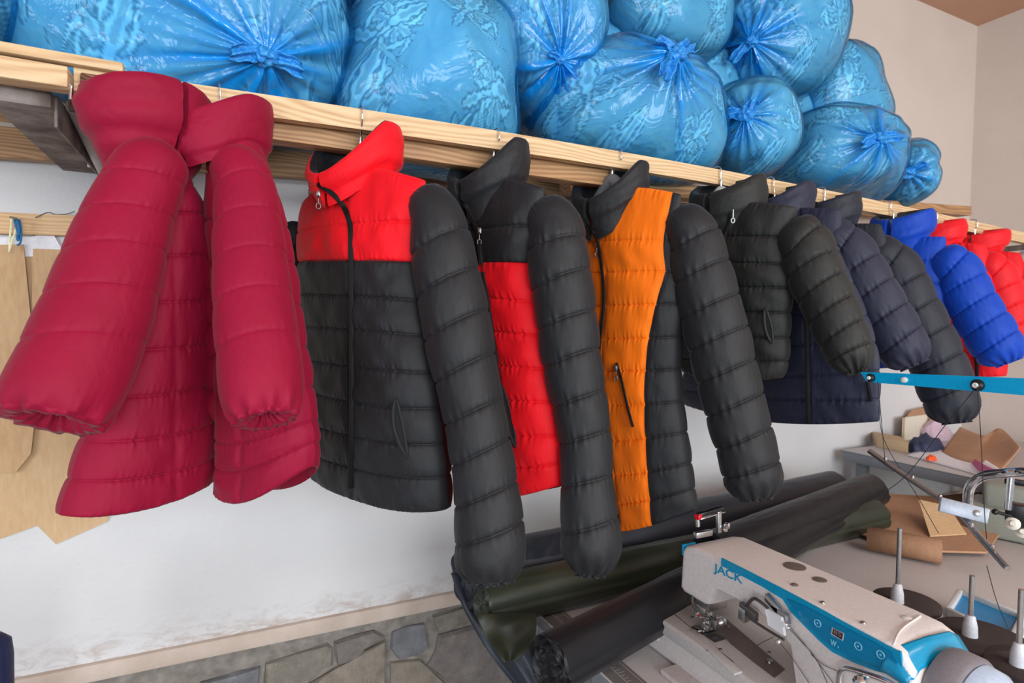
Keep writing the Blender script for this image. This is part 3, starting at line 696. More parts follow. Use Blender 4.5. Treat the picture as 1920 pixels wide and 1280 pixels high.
j.pocket([(940, 716), (948, 760), (958, 805), (968, 844)], .011)
j.hanger((926, 290), .15, label='wire-hook hanger of the jacket with black top and red lower body')
# 5 orange front, black sides and sleeves
j = Jacket('puffer_jacket', 'orange-fronted puffer jacket with black collar, sides and sleeves', (1157, 285), 14)
seam = [(1262, 355), (1246, 400), (1241, 455), (1244, 500), (1252, 526), (1238, 546), (1225, 580), (1215, 632), (1208, 695), (1207, 760), (1209, 850), (1215, 920), (1222, 1002)]
j.body([((1060, 414), (1276, 364), .022, -34), ((1050, 458), (1268, 452), .050, 0), ((1048, 516), (1276, 510), .056, 0), ((1046, 574), (1280, 570), .058, 2), ((1044, 634), (1274, 632), .058, 2), ((1044, 690), (1272, 692), .058, 3),
        ((1048, 750), (1276, 752), .058, 5), ((1052, 818), (1284, 810), .058, 8), ((1058, 882), (1292, 868), .058, 10), ((1064, 936), (1298, 916), .056, 12), ((1070, 978), (1303, 955), .054, 22)],
       [ORANGE, BLACK], breaks=[[(1112, 440), (1128, 480), (1132, 560), (1126, 640), (1128, 720), (1150, 900), (1160, 985)], seam], panel=P_(lambda c, r: ('side_panel', 1) if (c == 2) else ('front_panel', 0), 1), amp=.0095)
j.collar((1142, 378), .088, .066, .088, .055, flare=.04, mat=BLACK, tdroop=.09, gap=.08)
j.sleeve([(1280, 372, 62), (1296, 440, 98), (1314, 510, 106), (1330, 575, 108), (1346, 640, 110), (1361, 700, 110), (1378, 765, 112), (1396, 830, 110), (1410, 885, 108), (1419, 932, 100)], BLACK, [.14, .25, .37, .48, .59, .70, .81, .91], dd=.10, tilt=.22, cuff=.66, gather=.045)
j.backsleeve(BLACK, (1056, 440), .48)
j.zipper([(1098, 415), (1110, 432), (1120, 452), (1127, 490), (1131, 530), (1132, 570), (1128, 610), (1124, 650), (1124, 720), (1140, 850), (1160, 985)], .006, pull=(1119, 458))
j.zipper([(1156, 680), (1166, 715), (1176, 760), (1187, 800)], .0048, name='pocket_zip', pull=(1155, 690))
j.hanger((1148, 322), .15, mat=GREYPL, label='wire-hook hanger with grey shoulders in the black collar of the orange jacket')
# 6 short black jacket
j = Jacket('puffer_jacket', 'short plain black puffer jacket with pale zip pull beside the orange one', (1342, 318), 8)
j.body([((1296, 408), (1492, 388), .030, -16), ((1288, 446), (1474, 446), .045, 0), ((1284, 492), (1478, 496), .052, 0), ((1280, 538), (1482, 540), .054, 0), ((1277, 584), (1478, 586), .056, 0), ((1275, 630), (1476, 632), .056, 2),
        ((1276, 670), (1474, 676), .054, 4), ((1284, 694), (1464, 708), .050, 12)],
       [BLACKG], breaks=[[(1372, 370), (1358, 430), (1340, 520), (1338, 715)]], panel=lambda c, r: ('front_panel', 0), amp=.014)
j.collar((1362, 396), .09, .07, .085, .03, flare=0, mat=BLACKG, tdroop=.045, gap=.1)
j.sleeve([(1488, 408, 60), (1504, 462, 84), (1526, 514, 90), (1550, 565, 90), (1573, 615, 90), (1594, 660, 84), (1605, 696, 66)], BLACKG, [.16, .31, .46, .61, .76, .89], dd=.12, tilt=.25, cuff=.6, gather=.04)
j.backsleeve(BLACKG, (1290, 430), .36)
j.zipper([(1374, 378), (1370, 395), (1362, 430), (1352, 470), (1342, 520), (1340, 600), (1338, 705)], .007, pull=(1375, 386), pullmat=plain('pale_zip_pull', srgb(205, 208, 212), .35, .2), pl_len=.045)
j.pocket([(1434, 574), (1438, 600), (1443, 625), (1448, 646)], .012, mat=BLACKG)
j.hanger((1352, 345), .12, mat=WHITEPL, label='hanger with pale grey shoulders in the collar of the short black jacket')
# 7 navy, hanging low behind the short black one
j = Jacket('puffer_jacket', 'navy blue puffer jacket with front zip, hem showing below the short black jacket', (1441, 335), 2)
j.body([((1380, 420), (1572, 392), .030, -12), ((1350, 470), (1580, 470), .045, 0), ((1326, 530), (1600, 530), .050, 0), ((1308, 590), (1624, 590), .054, 0), ((1294, 645), (1640, 642), .054, 4), ((1284, 700), (1648, 695), .054, 8),
        ((1280, 728), (1648, 748), .054, 8), ((1282, 756), (1646, 790), .050, 16)],
       [NAVY], breaks=[[(1500, 400), (1510, 560), (1514, 800)]], panel=lambda c, r: ('front_panel', 0), amp=.010, nv=11)
j.collar((1462, 404), .075, .07, .085, .03, flare=0, mat=NAVY, tdroop=.05, gap=.1)
j.sleeve([(1556, 408, 70), (1588, 470, 86), (1622, 528, 90), (1654, 585, 90), (1684, 636, 88), (1714, 682, 74)], NAVY, [.18, .35, .52, .69, .85], dd=.12, tilt=.25, cuff=.65, gather=.04)
j.backsleeve(NAVY, (1370, 470), .4)
j.zipper([(1510, 560), (1513, 640), (1514, 700), (1515, 750), (1516, 794)], .010)
j.zipper([(1626, 716), (1630, 735), (1633, 752)], .006, name='pocket_zip')
j.hanger((1452, 372), .12, label='wire-hook hanger of the navy jacket with the front zip')
# 8 darker navy
j = Jacket('puffer_jacket', 'dark slate-navy puffer jacket, its long sleeve reaching down over the cardboard boxes', (1537, 355), 4)
j.body([((1500, 452), (1650, 420), .030, -12), ((1490, 500), (1665, 480), .045, 0), ((1488, 560), (1668, 545), .050, 0), ((1490, 620), (1670, 610), .050, 0), ((1494, 670), (1668, 665), .045, 2)], [NAVYD], amp=.010, nv=10, NS=90)
j.collar((1556, 412), .07, .065, .075, .03, flare=0, mat=NAVYD, gap=.1)
j.sleeve([(1640, 438, 70), (1672, 500, 86), (1703, 560, 90), (1730, 615, 90), (1755, 672, 92), (1777, 730, 92), (1793, 790, 80)], NAVYD, [.15, .29, .43, .57, .71, .86], dd=.12, tilt=.25, cuff=.62, gather=.04)
j.backsleeve(NAVYD, (1500, 480), .4)
j.hanger((1546, 386), .11, label='wire-hook hanger of the dark slate-navy jacket')
# 9 royal blue
j = Jacket('puffer_jacket', 'royal blue puffer jacket between the dark navy and the scarlet ones', (1660, 380), 4)
j.body([((1640, 470), (1772, 444), .030, -8), ((1632, 500), (1768, 488), .043, 0), ((1632, 545), (1772, 532), .045, 0), ((1634, 590), (1774, 580), .048, 0), ((1638, 640), (1770, 630), .045, 0), ((1644, 690), (1764, 678), .043, 2)], [BLUE], amp=.009, nv=10, NS=90)
j.collar((1690, 440), .075, .065, .075, .03, flare=0, mat=BLUE, lin=NAVYD, gap=.1)
j.sleeve([(1768, 456, 56), (1790, 508, 74), (1815, 555, 78), (1842, 602, 80), (1868, 645, 80), (1890, 678, 68)], BLUE, [.18, .35, .52, .69, .85], dd=.12, tilt=.25, cuff=.65, gather=.04)
j.backsleeve(BLUE, (1650, 490), .36)
j.hanger((1675, 408), .11, label='wire-hook hanger of the royal blue jacket')
# 10 and 11 scarlet
j = Jacket('puffer_jacket', 'scarlet puffer jacket with dark front zip hanging behind the royal blue sleeve', (1747, 400), 2)
j.body([((1722, 470), (1846, 458), .030, -8), ((1720, 520), (1856, 506), .041, 0), ((1728, 570), (1868, 556), .045, 0), ((1742, 620), (1880, 606), .045, 0), ((1754, 664), (1886, 656), .045, 0), ((1762, 700), (1886, 704), .041, 4)], [REDB], amp=.009, nv=10, NS=90, breaks=[[(1810, 450), (1832, 710)]], panel=lambda c, r: ('front_panel', 0))
j.collar((1756, 450), .07, .06, .065, .02, flare=0, mat=REDB, lin=REDB, gap=.1)
j.sleeve([(1846, 470, 50), (1864, 512, 62), (1882, 560, 66), (1898, 610, 66), (1908, 648, 54)], REDB, [.2, .4, .6, .8], dd=.04, tilt=.25)
j.backsleeve(REDB, (1726, 500), .36)
j.zipper([(1826, 590), (1830, 650), (1832, 706)], .008)
j.hanger((1752, 425), .1, label='wire-hook hanger of the scarlet jacket with the dark zip')
j = Jacket('puffer_jacket', 'rightmost scarlet puffer jacket, cut off by the right edge of the photo', (1822, 414), 2)
j.body([((1806, 486), (1912, 474), .030, -8), ((1806, 530), (1924, 520), .041, 0), ((1814, 580), (1934, 570), .045, 0), ((1826, 630), (1944, 620), .045, 0), ((1836, 670), (1950, 664), .041, 2)], [REDB], amp=.009, nv=10, NS=90)
j.collar((1836, 464), .07, .06, .06, .02, flare=.05, mat=REDB, lin=REDB, gap=.1)
j.sleeve([(1908, 488, 48), (1926, 530, 60), (1944, 580, 64), (1960, 630, 62), (1970, 668, 52)], REDB, [.2, .4, .6, .8], dd=.04, tilt=.25)
j.backsleeve(REDB, (1812, 515), .34)
j.hanger((1828, 436), .1, label='wire-hook hanger of the rightmost scarlet jacket')
# ================================================================== blue sacks on the shelf
def filmmat():
    m, n, l, b = newmat('blue_plastic_film')
    v = coords(n, l)
    at = n.new('ShaderNodeAttribute'); at.attribute_name = 'fold'
    st_ = noise(n, l, coords(n, l, (1, 1, 1)), 16, 5, .62, 1.2)
    b.inputs['Base Color'].default_value = srgb(4, 142, 230); b.inputs['Roughness'].default_value = .22; b.inputs['Specular IOR Level'].default_value = .55
    cr = noise(n, l, v, 11, 3, .5, 1.6); n1 = bump(n, l, cr.outputs['Fac'], .35, .03, b)
    tr = n.new('ShaderNodeBsdfTransparent'); tr.inputs[0].default_value = (.43, .80, .97, 1)
    r = ramp(n, l, st_.outputs['Fac'], [(.38, (.06, .06, .06, 1)), (.75, (.30, .30, .30, 1))])
    ad = n.new('ShaderNodeMath'); ad.operation = 'MULTIPLY_ADD'; ad.use_clamp = True; ad.inputs[1].default_value = .75
    l.new(at.outputs['Fac'], ad.inputs[0]); l.new(r.outputs[0], ad.inputs[2])
    mx = n.new('ShaderNodeMixShader'); l.new(ad.outputs[0], mx.inputs[0]); l.new(tr.outputs[0], mx.inputs[1]); l.new(b.outputs[0], mx.inputs[2])
    gl = n.new('ShaderNodeBsdfGlossy'); gl.inputs['Roughness'].default_value = .16; gl.inputs['Color'].default_value = (.9, .96, 1, 1); l.new(n1, gl.inputs['Normal'])
    fr = n.new('ShaderNodeFresnel'); fr.inputs[0].default_value = 1.33; l.new(n1, fr.inputs['Normal']); fm = n.new('ShaderNodeMath'); fm.operation = 'MULTIPLY'; fm.inputs[1].default_value = .8; l.new(fr.outputs[0], fm.inputs[0])
    m3 = n.new('ShaderNodeMixShader'); l.new(fm.outputs[0], m3.inputs[0]); l.new(mx.outputs[0], m3.inputs[1]); l.new(gl.outputs[0], m3.inputs[2])
    l.new(m3.outputs[0], n['Material Output'].inputs['Surface']); return m
FILM = filmmat()
def knotmat():
    m, n, l, b = newmat('bunched_blue_plastic'); b.inputs['Base Color'].default_value = srgb(10, 130, 222); b.inputs['Roughness'].default_value = .25
    t = noise(n, l, coords(n, l), 60, 4, .6, 1.5); r = ramp(n, l, t.outputs['Fac'], [(.3, srgb(0, 104, 200)), (.7, srgb(60, 170, 240))]); l.new(r.outputs[0], b.inputs['Base Color'])
    bump(n, l, t.outputs['Fac'], .6, .01, b); return m
KNOT = knotmat()
def damaskmat(name, bg, mo, ln):
    """printed cloth: the print comes from two per-vertex masks (motif, line)"""
    m, n, l, b = newmat(name)
    a1 = n.new('ShaderNodeAttribute'); a1.attribute_name = 'motif'; a2 = n.new('ShaderNodeAttribute'); a2.attribute_name = 'line'
    x = n.new('ShaderNodeMix'); x.data_type = 'RGBA'; x.inputs[6].default_value = bg; x.inputs[7].default_value = mo; l.new(a1.outputs['Fac'], x.inputs[0])
    y = n.new('ShaderNodeMix'); y.data_type = 'RGBA'; y.inputs[7].default_value = ln; l.new(a2.outputs['Fac'], y.inputs[0]); l.new(x.outputs[2], y.inputs[6])
    l.new(y.outputs[2], b.inputs['Base Color']); b.inputs['Roughness'].default_value = .7
    t = noise(n, l, coords(n, l), 30, 4); bump(n, l, t.outputs['Fac'], .12, .012, b); return m
DAMASK = damaskmat('damask_cloth', srgb(186, 200, 210), srgb(252, 253, 254), srgb(84, 98, 114))
DAMASK2 = damaskmat('damask_cloth_grey', srgb(190, 198, 202), srgb(250, 251, 252), srgb(80, 88, 98))
def leafset():
    """teardrop leaves and scrolls of one damask cell: (base x, base y, angle, length, width, curl)"""
    L = []
    for s in (-1, 1):
        for k, (a, ln, w, c) in enumerate(((18, .30, .075, .5), (48, .26, .07, .7), (82, .20, .06, 1.0), (118, .15, .05, 1.4), (150, .12, .04, 1.8))):
            L.append((0.0, -.02+.03*k*.3, math.radians(90-s*a), ln, w, -s*c))
        L.append((s*.03, -.08, math.radians(90-s*140), .26, .05, s*2.4)); L.append((s*.10, .12, math.radians(90-s*30), .16, .045, s*1.8))
        L.append((s*.16, -.10, math.radians(90-s*60), .16, .05, s*2.2)); L.append((s*.2, .06, math.radians(90-s*100), .13, .04, -s*2.0))
    L.append((0, 0, math.radians(90), .38, .09, 0)); L.append((0, -.1, math.radians(-90), .22, .05, 0))
    return L
LEAVES = leafset()
def damask(x, y):
    """x,y in metres -> motif and line masks"""
    P = .235; mot = np.zeros_like(x); lin = np.zeros_like(x)
    for ox, oy, ra, scl in ((0, 0, 0, 1.15), (.5, .5, .6, .95)):
        row = np.floor(y/(P*1.15)+oy); yy = (y/(P*1.15)+oy-row-.5)*1.15; xx = x/P+.5*(row % 2)+ox; xx = xx-np.floor(xx)-.5
        xx, yy = (xx*math.cos(ra)-yy*math.sin(ra))/scl, (xx*math.sin(ra)+yy*math.cos(ra))/scl
        for (bx, by, a, ln, w, c) in LEAVES:
            dx, dy = xx-bx, yy-by; u = dx*math.cos(a)+dy*math.sin(a); v = -dx*math.sin(a)+dy*math.cos(a)
            t = u/ln; vv = v-c*ln*.5*np.clip(t, 0, 1)**2
            prof_ = w*.5*np.sqrt(np.clip(t, 0, 1))*(1-np.clip(t, 0, 1))**.6*3.2*(1+.20*np.sin(t*22))
            d = np.abs(vv)-prof_; inside = (t > 0) & (t < 1)
            mm = np.clip(.5-d/.016, 0, 1)*inside; ll = np.clip(1.2-np.abs(d)/.012, 0, 1)*inside*.8
            core = np.clip(.5-(np.abs(vv)-prof_*.42)/.012, 0, 1)*inside*(t > .25)*(ln > .18)
            mot = np.maximum(mot, mm); lin = np.maximum(lin*(1-mm), ll); lin = np.maximum(lin, core*.45)
    return mot, lin
BAGN = [0]
def bag(label, c, half, y=-.30, dep=.24, knot=None, kpull=.10, seed=1, res=(200, 130), pw=2.3, lean=0, pear=0, print_sc=1.0, mat=None, knotsize=1.0, tails=2, rot=0, crump=.03, sag=0):
    """c, half in photo pixels on the plane y; knot: px where the neck of the sack is tied"""
    C0 = atY(c[0], c[1], y); d = proj(C0)[2]; hx, hz = half[0]*d/F/math.cos(YAW)*.93, half[1]*d/F
    if C0[1]+dep > -.015: dep = -.015-C0[1]
    top = thing('plastic_sack', label, 'sack', (C0[0], C0[1], C0[2]-hz), 'blue sacks on the shelf')
    nu, nv = res
    if knot is not None:
        K = atY(knot[0], knot[1], y-dep*.95); ax = (K-C0)/np.array([hx, dep, hz]); ax /= np.linalg.norm(ax)
    else: ax = np.array([.0, 0, 1.])
    s = np.cross(ax, (.2, .9, .37)); s /= np.linalg.norm(s); b = np.cross(ax, s)
    th = np.linspace(0, math.pi, nv)[:, None]; ph = np.linspace(0, 2*math.pi, nu, endpoint=False)[None]
    U = np.cos(th)[..., None]*ax+np.sin(th)[..., None]*(np.cos(ph)[..., None]*s+np.sin(ph)[..., None]*b)
    sup = (np.abs(U)**pw).sum(-1)**(1/pw); U2 = U/sup[..., None]
    f = fnoise(seed, 10, 1.2, 3.2); g = fnoise(seed+50, 10, 3, 8); 
    lump = 1+.05*f(U[..., 0]*2+U[..., 1], U[..., 2]*2)+.018*g(U[..., 0]*2, U[..., 2]*2+U[..., 1])
    kk = fnoise(seed+9, 14, 5, 24)
    cph, sph = np.cos(ph)*np.ones_like(th), np.sin(ph)*np.ones_like(th)
    fold = kk(cph, sph)*np.exp(-(th/.75)**2)*(1-np.exp(-(th/.10)**2))
    pull = kpull*np.exp(-(th/.20)**2) if knot is not None else 0*th
    pinch = 1-.0*th
    def shape(scale, foldamp):
        P = U2*(lump*scale+fold*foldamp+pull)[..., None]
        P = P*np.array([hx, dep, hz])
        P[..., 0] *= 1-pear*P[..., 2]/hz*.5; P[..., 0] += lean*P[..., 2]
        if sag: P[..., 2] = np.maximum(P[..., 2], -hz*sag)
        W = C0+P; W[..., 1] = np.minimum(W[..., 1], -.006+0*W[..., 1]); return W
    inner = shape(.965, crump*.5); outer = shape(1.0, crump)
    W = inner.reshape(-1, 3); Fc = gridfaces(nv, nu, True)
    qd = W[Fc[len(Fc)//2]]; 
    if np.cross(qd[1]-qd[0], qd[2]-qd[0])@(qd.mean(0)-C0) < 0: Fc = Fc[:, ::-1]
    o = obj('cloth_filling', W, Fc, mat or DAMASK, top)
    X = (W[:, 0]-C0[0])*print_sc; Z = (W[:, 2]-C0[2])*print_sc+(W[:, 1]-C0[1])*.6
    X, Z = X*math.cos(rot)-Z*math.sin(rot)+seed*.37, X*math.sin(rot)+Z*math.cos(rot)+seed*.21
    w = fnoise(seed+3, 8, 6, 14); X2 = X+.012*w(X, Z); Z2 = Z+.012*w(Z+4, X)
    mo, li = damask(X2, Z2)
    for nm, arr in (('motif', mo), ('line', li)):
        at = o.data.attributes.new(nm, 'FLOAT', 'POINT'); at.data.foreach_set('value', arr.astype(np.float32))
    W2 = outer.reshape(-1, 3); o2 = obj('plastic_film', W2, Fc, FILM, top)
    fa = np.clip(np.abs(fold)*1.3*np.exp(-(th/.55)**2)+1.1*np.exp(-(th/.14)**2)*(knot is not None), 0, 1)
    streak = np.clip(kk(cph*1.0, sph*1.0)-.9, 0, 1)*np.exp(-(th/1.1)**2)*.8*(knot is not None)
    at = o2.data.attributes.new('fold', 'FLOAT', 'POINT'); at.data.foreach_set('value', np.clip(fa+streak, 0, 1).reshape(-1).astype(np.float32))
    if knot is not None:
        kp = outer[0].mean(0); nrm = ax*np.array([1/hx, 1/dep, 1/hz]); nrm /= np.linalg.norm(nrm); ks = .026*knotsize
        sd = np.cross(nrm, (0, 0, 1)); sd /= np.linalg.norm(sd); uu = np.cross(sd, nrm)
        a = np.linspace(0, 2*math.pi, 28, endpoint=False); t = np.linspace(0, math.pi, 16); h = fnoise(seed+20, 10, 1, 5)
        V = np.array([kp+ks*(1+.22*h(3*math.cos(x)*math.sin(q), 3*math.cos(q)+2*math.sin(x)))*(sd*math.sin(q)*math.cos(x)*1.1+uu*math.sin(q)*math.sin(x)*.85+nrm*math.cos(q)*.8) for q in t for x in a])
        kn = obj('knot', V, gridfaces(16, 28, True), KNOT, top)
        for q in range(tails):                        # crumpled loose ends
            r = np.random.RandomState(seed*7+q); an = r.uniform(-.6, .9)+q*math.pi*.8
            dr = sd*math.cos(an)+uu*math.sin(an); sdv = np.cross(dr, nrm); L = ks*r.uniform(2.6, 3.8); nn_, mm_ = 14, 12
            P = []
            for i in range(nn_):
                tt = i/(nn_-1)
                for jx in range(mm_):
                    q_ = (jx/(mm_-1)-.5)*2; wd = ks*(.3+.75*math.sin(min(1, tt*1.15)*2.6))
                    P.append(kp+dr*L*tt+nrm*(.4*ks*math.sin(tt*2.4)+ks*.35*math.sin(q_*5+tt*4+seed)*(.3+tt))+sdv*wd*q_*(.8+.2*math.sin(tt*9))-np.array([0, 0, .25*L*tt*tt]))
            tl = obj('knot_tail', P, gridfaces(nn_, mm_), KNOT, top)
            md = tl.modifiers.new('thickness', 'SOLIDIFY'); md.thickness = .0025
    return top
bag('leftmost blue sack, mostly cut off by the left photo edge', (-60, 10), (118, 112), y=-.30, dep=.22, seed=3, print_sc=.9, res=(180, 120))
bag('largest blue sack, knotted at its front, above the two crimson jackets', (345, 48), (318, 205), y=-.27, dep=.235, knot=(492, 104), seed=5, res=(420, 260), pw=2.5, knotsize=.85, tails=2, print_sc=.8)
bag('blue sack corner at the top, between the largest sack and the smooth one', (672, -18), (78, 72), y=-.20, dep=.16, seed=8, res=(140, 90))
bag('smooth blue sack with clear pale leaf print, tapering upwards, above the red-yoked jacket', (802, 150), (172, 176), y=-.27, dep=.235, seed=11, res=(400, 260), pear=.40, pw=2.5, print_sc=.85, rot=.5)
bag('tilted blue sack hanging down in a point between the smooth one and the star-folded one', (1000, 36), (140, 205), y=-.25, dep=.22, seed=17, res=(260, 180), lean=-.12, pear=-.30, knot=(1045, 128), kpull=-.02, knotsize=.5, tails=1, pw=2.1)
bag('wide blue sack with folds fanning from a peak knot, above the orange jacket', (1182, 222), (192, 130), y=-.28, dep=.235, knot=(1250, 124), seed=23, res=(320, 220), knotsize=1.0, tails=3, pear=.35, kpull=.16, crump=.045, mat=DAMASK2)
bag('blue sack lying on top of the fan-folded one, touching the upper photo edge', (1250, 10), (132, 106), y=-.20, dep=.18, seed=29, res=(200, 130), mat=DAMASK2)
bag('plump blue sack high on the right of the pile, its neck turned left', (1452, 64), (116, 132), y=-.24, dep=.22, knot=(1352, 96), seed=31, res=(240, 160), mat=DAMASK2, crump=.04, knotsize=.8)
bag('small blue sack tied at the front, wedged below the plump high one', (1404, 246), (76, 92), y=-.35, dep=.155, knot=(1394, 202), seed=37, res=(200, 130), kpull=.14, crump=.05, knotsize=.9, mat=DAMASK2)
bag('blue sack on the right slope of the pile, above the side-tied one', (1568, 190), (96, 100), y=-.20, dep=.17, seed=41, res=(200, 130), mat=DAMASK2)
bag('side-tied blue sack resting on the rail above the dark navy jacket', (1568, 296), (124, 90), y=-.29, dep=.215, knot=(1640, 264), seed=43, res=(240, 160), mat=DAMASK2, kpull=.12, crump=.04, knotsize=.9)
bag('rightmost small blue sack with knotted tail pointing right at the pile end', (1682, 328), (44, 62), y=-.30, dep=.16, knot=(1712, 322), seed=47, res=(140, 90), kpull=.25, crump=.05, knotsize=1.0, mat=DAMASK2)
bag('dim blue sack behind the pile between the pointed sack and the fan-folded sack', (1112, 130), (66, 92), y=-.14, dep=.11, seed=53, res=(120, 80))
bag('blue sack at the very top right of the pile, only its side showing', (1500, -40), (66, 100), y=-.13, dep=.11, seed=59, res=(120, 80), mat=DAMASK2)
bag('dim blue sack deep in the pile behind the small front-tied sack', (1325, 172), (88, 116), y=-.13, dep=.11, seed=61, res=(120, 80), mat=DAMASK2)
bag('dim blue sack deep in the pile between the plump high sack and the side-tied one', (1478, 228), (84, 100), y=-.13, dep=.11, seed=67, res=(120, 80), mat=DAMASK2)
# ================================================================== tables
WHT = plain('pale_table_laminate', srgb(196, 190, 190), .45); GREYT = plain('grey_table_edge', srgb(128, 132, 138), .5); LEGM = plain('grey_table_steel', srgb(120, 126, 132), .45)
def table(label, x0, x1, y0, y1, z, th=.035, mat=WHT, edge=GREYT):
    t = thing('sewing_table', label, 'table', ((x0+x1)/2, (y0+y1)/2, 0), 'work tables')
    box('table_top', (x0, y0, z-.006), (x1, y1, z), mat, t, .003); box('top_edge', (x0+.002, y0+.002, z-th), (x1-.002, y1-.002, z-.0065), edge, t, .003)
    for x in (x0+.06, x1-.06):
        for y in (y0+.06, y1-.06): box('leg', (x-.02, y-.02, 0), (x+.02, y+.02, z-th), LEGM, t, .003)
    for x in (x0+.06, x1-.06): box('cross_bar', (x-.015, y0+.08, .12), (x+.015, y1-.08, .16), LEGM, t, .003)
    return t
TZ = .69
t1 = table('pale sewing table with ruler edge, carrying the fabric rolls and the large sewing machine', .69, 1.42, -1.62, -.30, TZ)
rul = plain('grey_ruler', srgb(112, 106, 106), .6); tick = plain('ruler_ticks', srgb(200, 196, 194), .6)
rb = box('ruler_strip', (.692, -1.6, TZ), (.752, -.32, TZ+.0012), rul, t1, 0)
bmk = bmesh.new()
for k in range(128):
    y = -1.6+.01*k; L = .022 if k % 10 == 0 else (.015 if k % 5 == 0 else .010)
    vs = [bmk.verts.new(p) for p in ((.718, y, TZ+.0016), (.718+L, y, TZ+.0016), (.718+L, y+.0012, TZ+.0016), (.718, y+.0012, TZ+.0016))]; bmk.faces.new(vs)
for xx in (.716, .744):
    vs = [bmk.verts.new(p) for p in ((xx, -1.6, TZ+.0015), (xx+.0012, -1.6, TZ+.0015), (xx+.0012, -.32, TZ+.0015), (xx, -.32, TZ+.0015))]; bmk.faces.new(vs)
tk = from_bm('ruler_marks', bmk, tick, rb, False)
t2 = table('pale middle work table under the cardboard sheets', 1.50, 2.36, -1.60, -.28, TZ+.01)
t3 = table('pale grey table against the right wall, loaded with boxes and card', 2.56, 3.60, -1.3, -.06, .84, .05)

# ================================================================== fabric rolls
GREYF = nylon('slate_coated_fabric', srgb(44, 48, 58), .45, .4, .04); GREENF = nylon('dark_green_fabric', srgb(42, 48, 36), .42, .4, .04); BLKF = nylon('black_satin_fabric', srgb(15, 15, 20), .48, .35, .04)
CORE = plain('cardboard_core', srgb(190, 150, 110), .8)
def roll(label, a, b, r, mat, z, core=True, seed=1, flute=.008, name='fabric_roll'):
    A = atZ(*a, z); B = atZ(*b, z); t = thing(name, label, 'fabric roll', tuple((A+B)/2-np.array([0, 0, r])), 'fabric rolls on the table')
    d = (B-A)/np.linalg.norm(B-A); s = np.cross(d, (0, 0, 1)); s /= np.linalg.norm(s); u = np.cross(s, d)
    n, na = 70, 72; tt = np.linspace(0, 1, n); ang = np.linspace(0, 2*math.pi, na, endpoint=False); f = fnoise(seed, 8, 2, 7); g = fnoise(seed+1, 9, 4, 16)
    step = (ang/(2*math.pi))*.006                     # the loose outer end of the cloth makes a small step
    R = r*(1+flute*f(np.cos(ang)[None]*1.2+tt[:, None]*2.2, np.sin(ang)[None]*1.2))+step[None]-.003+.0007*g(tt[:, None]*6, np.cos(ang)[None]*2+np.sin(ang)[None])
    V = A+(B-A)*tt[:, None, None]+R[..., None]*(s*np.cos(ang)[None, :, None]+u*np.sin(ang)[None, :, None]+0*tt[:, None, None])
    lo = TZ+.004
    V[..., 2] = np.maximum(V[..., 2], lo)
    obj('wound_cloth', V.reshape(-1, 3), gridfaces(n, na, True), mat, t)
    for E, dr in ((A, -d), (B, d)):                   # spiral ends
        base = (V[0] if dr is not d else V[-1])
        rows = [base]; c = base.mean(0)
        for k, (sc, h) in enumerate(((.97, .003), (.88, -.002), (.80, .003), (.70, -.003), (.60, .002), (.48, -.003), (.38, .001))):
            rows.append(c+(base-c)*sc+dr*(h+.004*np.sin(ang*5+k))[:, None])
        rows = np.array(rows); obj('roll_end', rows.reshape(-1, 3), gridfaces(len(rows), na, True), mat, t, smooth=False)
        cr = rows[-1]; inner = c+(cr-c)*.82; deep = inner-dr*.04
        if core and dr is d: obj('cardboard_core', np.vstack([cr, c+(cr-c)*1.0+dr*.012, inner+dr*.012, deep]), gridfaces(4, na, True), CORE, t)
        cap = deep if core and dr is d else cr
        obj('core_cap', np.vstack([cap, cap.mean(0)[None]]), [[i, (i+1) % na, na] for i in range(na)], mat, t)  # disc in the roll's own cloth that closes the end
    return t
rg = roll('thick slate-grey coated fabric roll lying closest to the wall', (872, 1082), (1562, 917), .072, GREYF, .765, seed=3)
rn = roll('dark green fabric roll lying between the slate-grey and the black roll', (905, 1128), (1640, 965), .056, GREENF, .748, seed=7, core=False)
rk = roll('black satin fabric roll in front, its frayed end pointing at the camera', (1030, 1243), (1640, 922), .052, BLKF, .775, seed=9, core=False)
rs = roll('shorter black fabric roll behind the sewing machine head, ending near the cardboard', (1335, 1040), (1632, 918), .060, BLKF, .80, seed=12, core=False)
def drape(name, Lp, Rp, d0, d1, mat, label, n=40, m=30, wav=.012, seed=1, dl=None):
    L = catmull(np.array(Lp, float), n); Rr = catmull(np.array(Rp, float), n); f = fnoise(seed, 9, 2, 7)
    V = []
    for i in range(n):
        t = i/(n-1); d = d0+(d1-d0)*t
        for k in range(m):
            s = k/(m-1); p = L[i]*(1-s)+Rr[i]*s; V.append(atD(p[0], p[1], d+(dl or 0)*s+wav*f(s*2.2, t*1.4)))
    o = obj(name, V, gridfaces(n, m), mat); md = o.modifiers.new('thickness', 'SOLIDIFY'); md.thickness = .002
    return setp(o, label, 'fabric', 'loose cloth ends')
drape('cloth_flap', [(846, 1074), (866, 1132), (898, 1192), (936, 1250), (985, 1310)], [(905, 1075), (935, 1140), (985, 1190), (1020, 1240), (1040, 1310)], 1.50, 1.34, GREYF, 'slate-grey cloth end hanging down in a point beside the stone wall', seed=4, dl=-.05)
drape('cloth_flap', [(893, 1150), (900, 1172), (918, 1204), (945, 1242)], [(1004, 1150), (1006, 1176), (1000, 1206), (972, 1236)], 1.30, 1.24, GREENF, 'frayed dark green cloth end hanging from the green roll', seed=6, wav=.006)
drape('cloth_flap', [(560, 0)]*0 or [(985, 1012), (985, 1030), (986, 1052)], [(1060, 998), (1062, 1020), (1060, 1040)], 1.42, 1.36, GREYF, 'slate-grey cloth fold lying on the slate-grey roll between two black sleeves', seed=8, wav=.004)

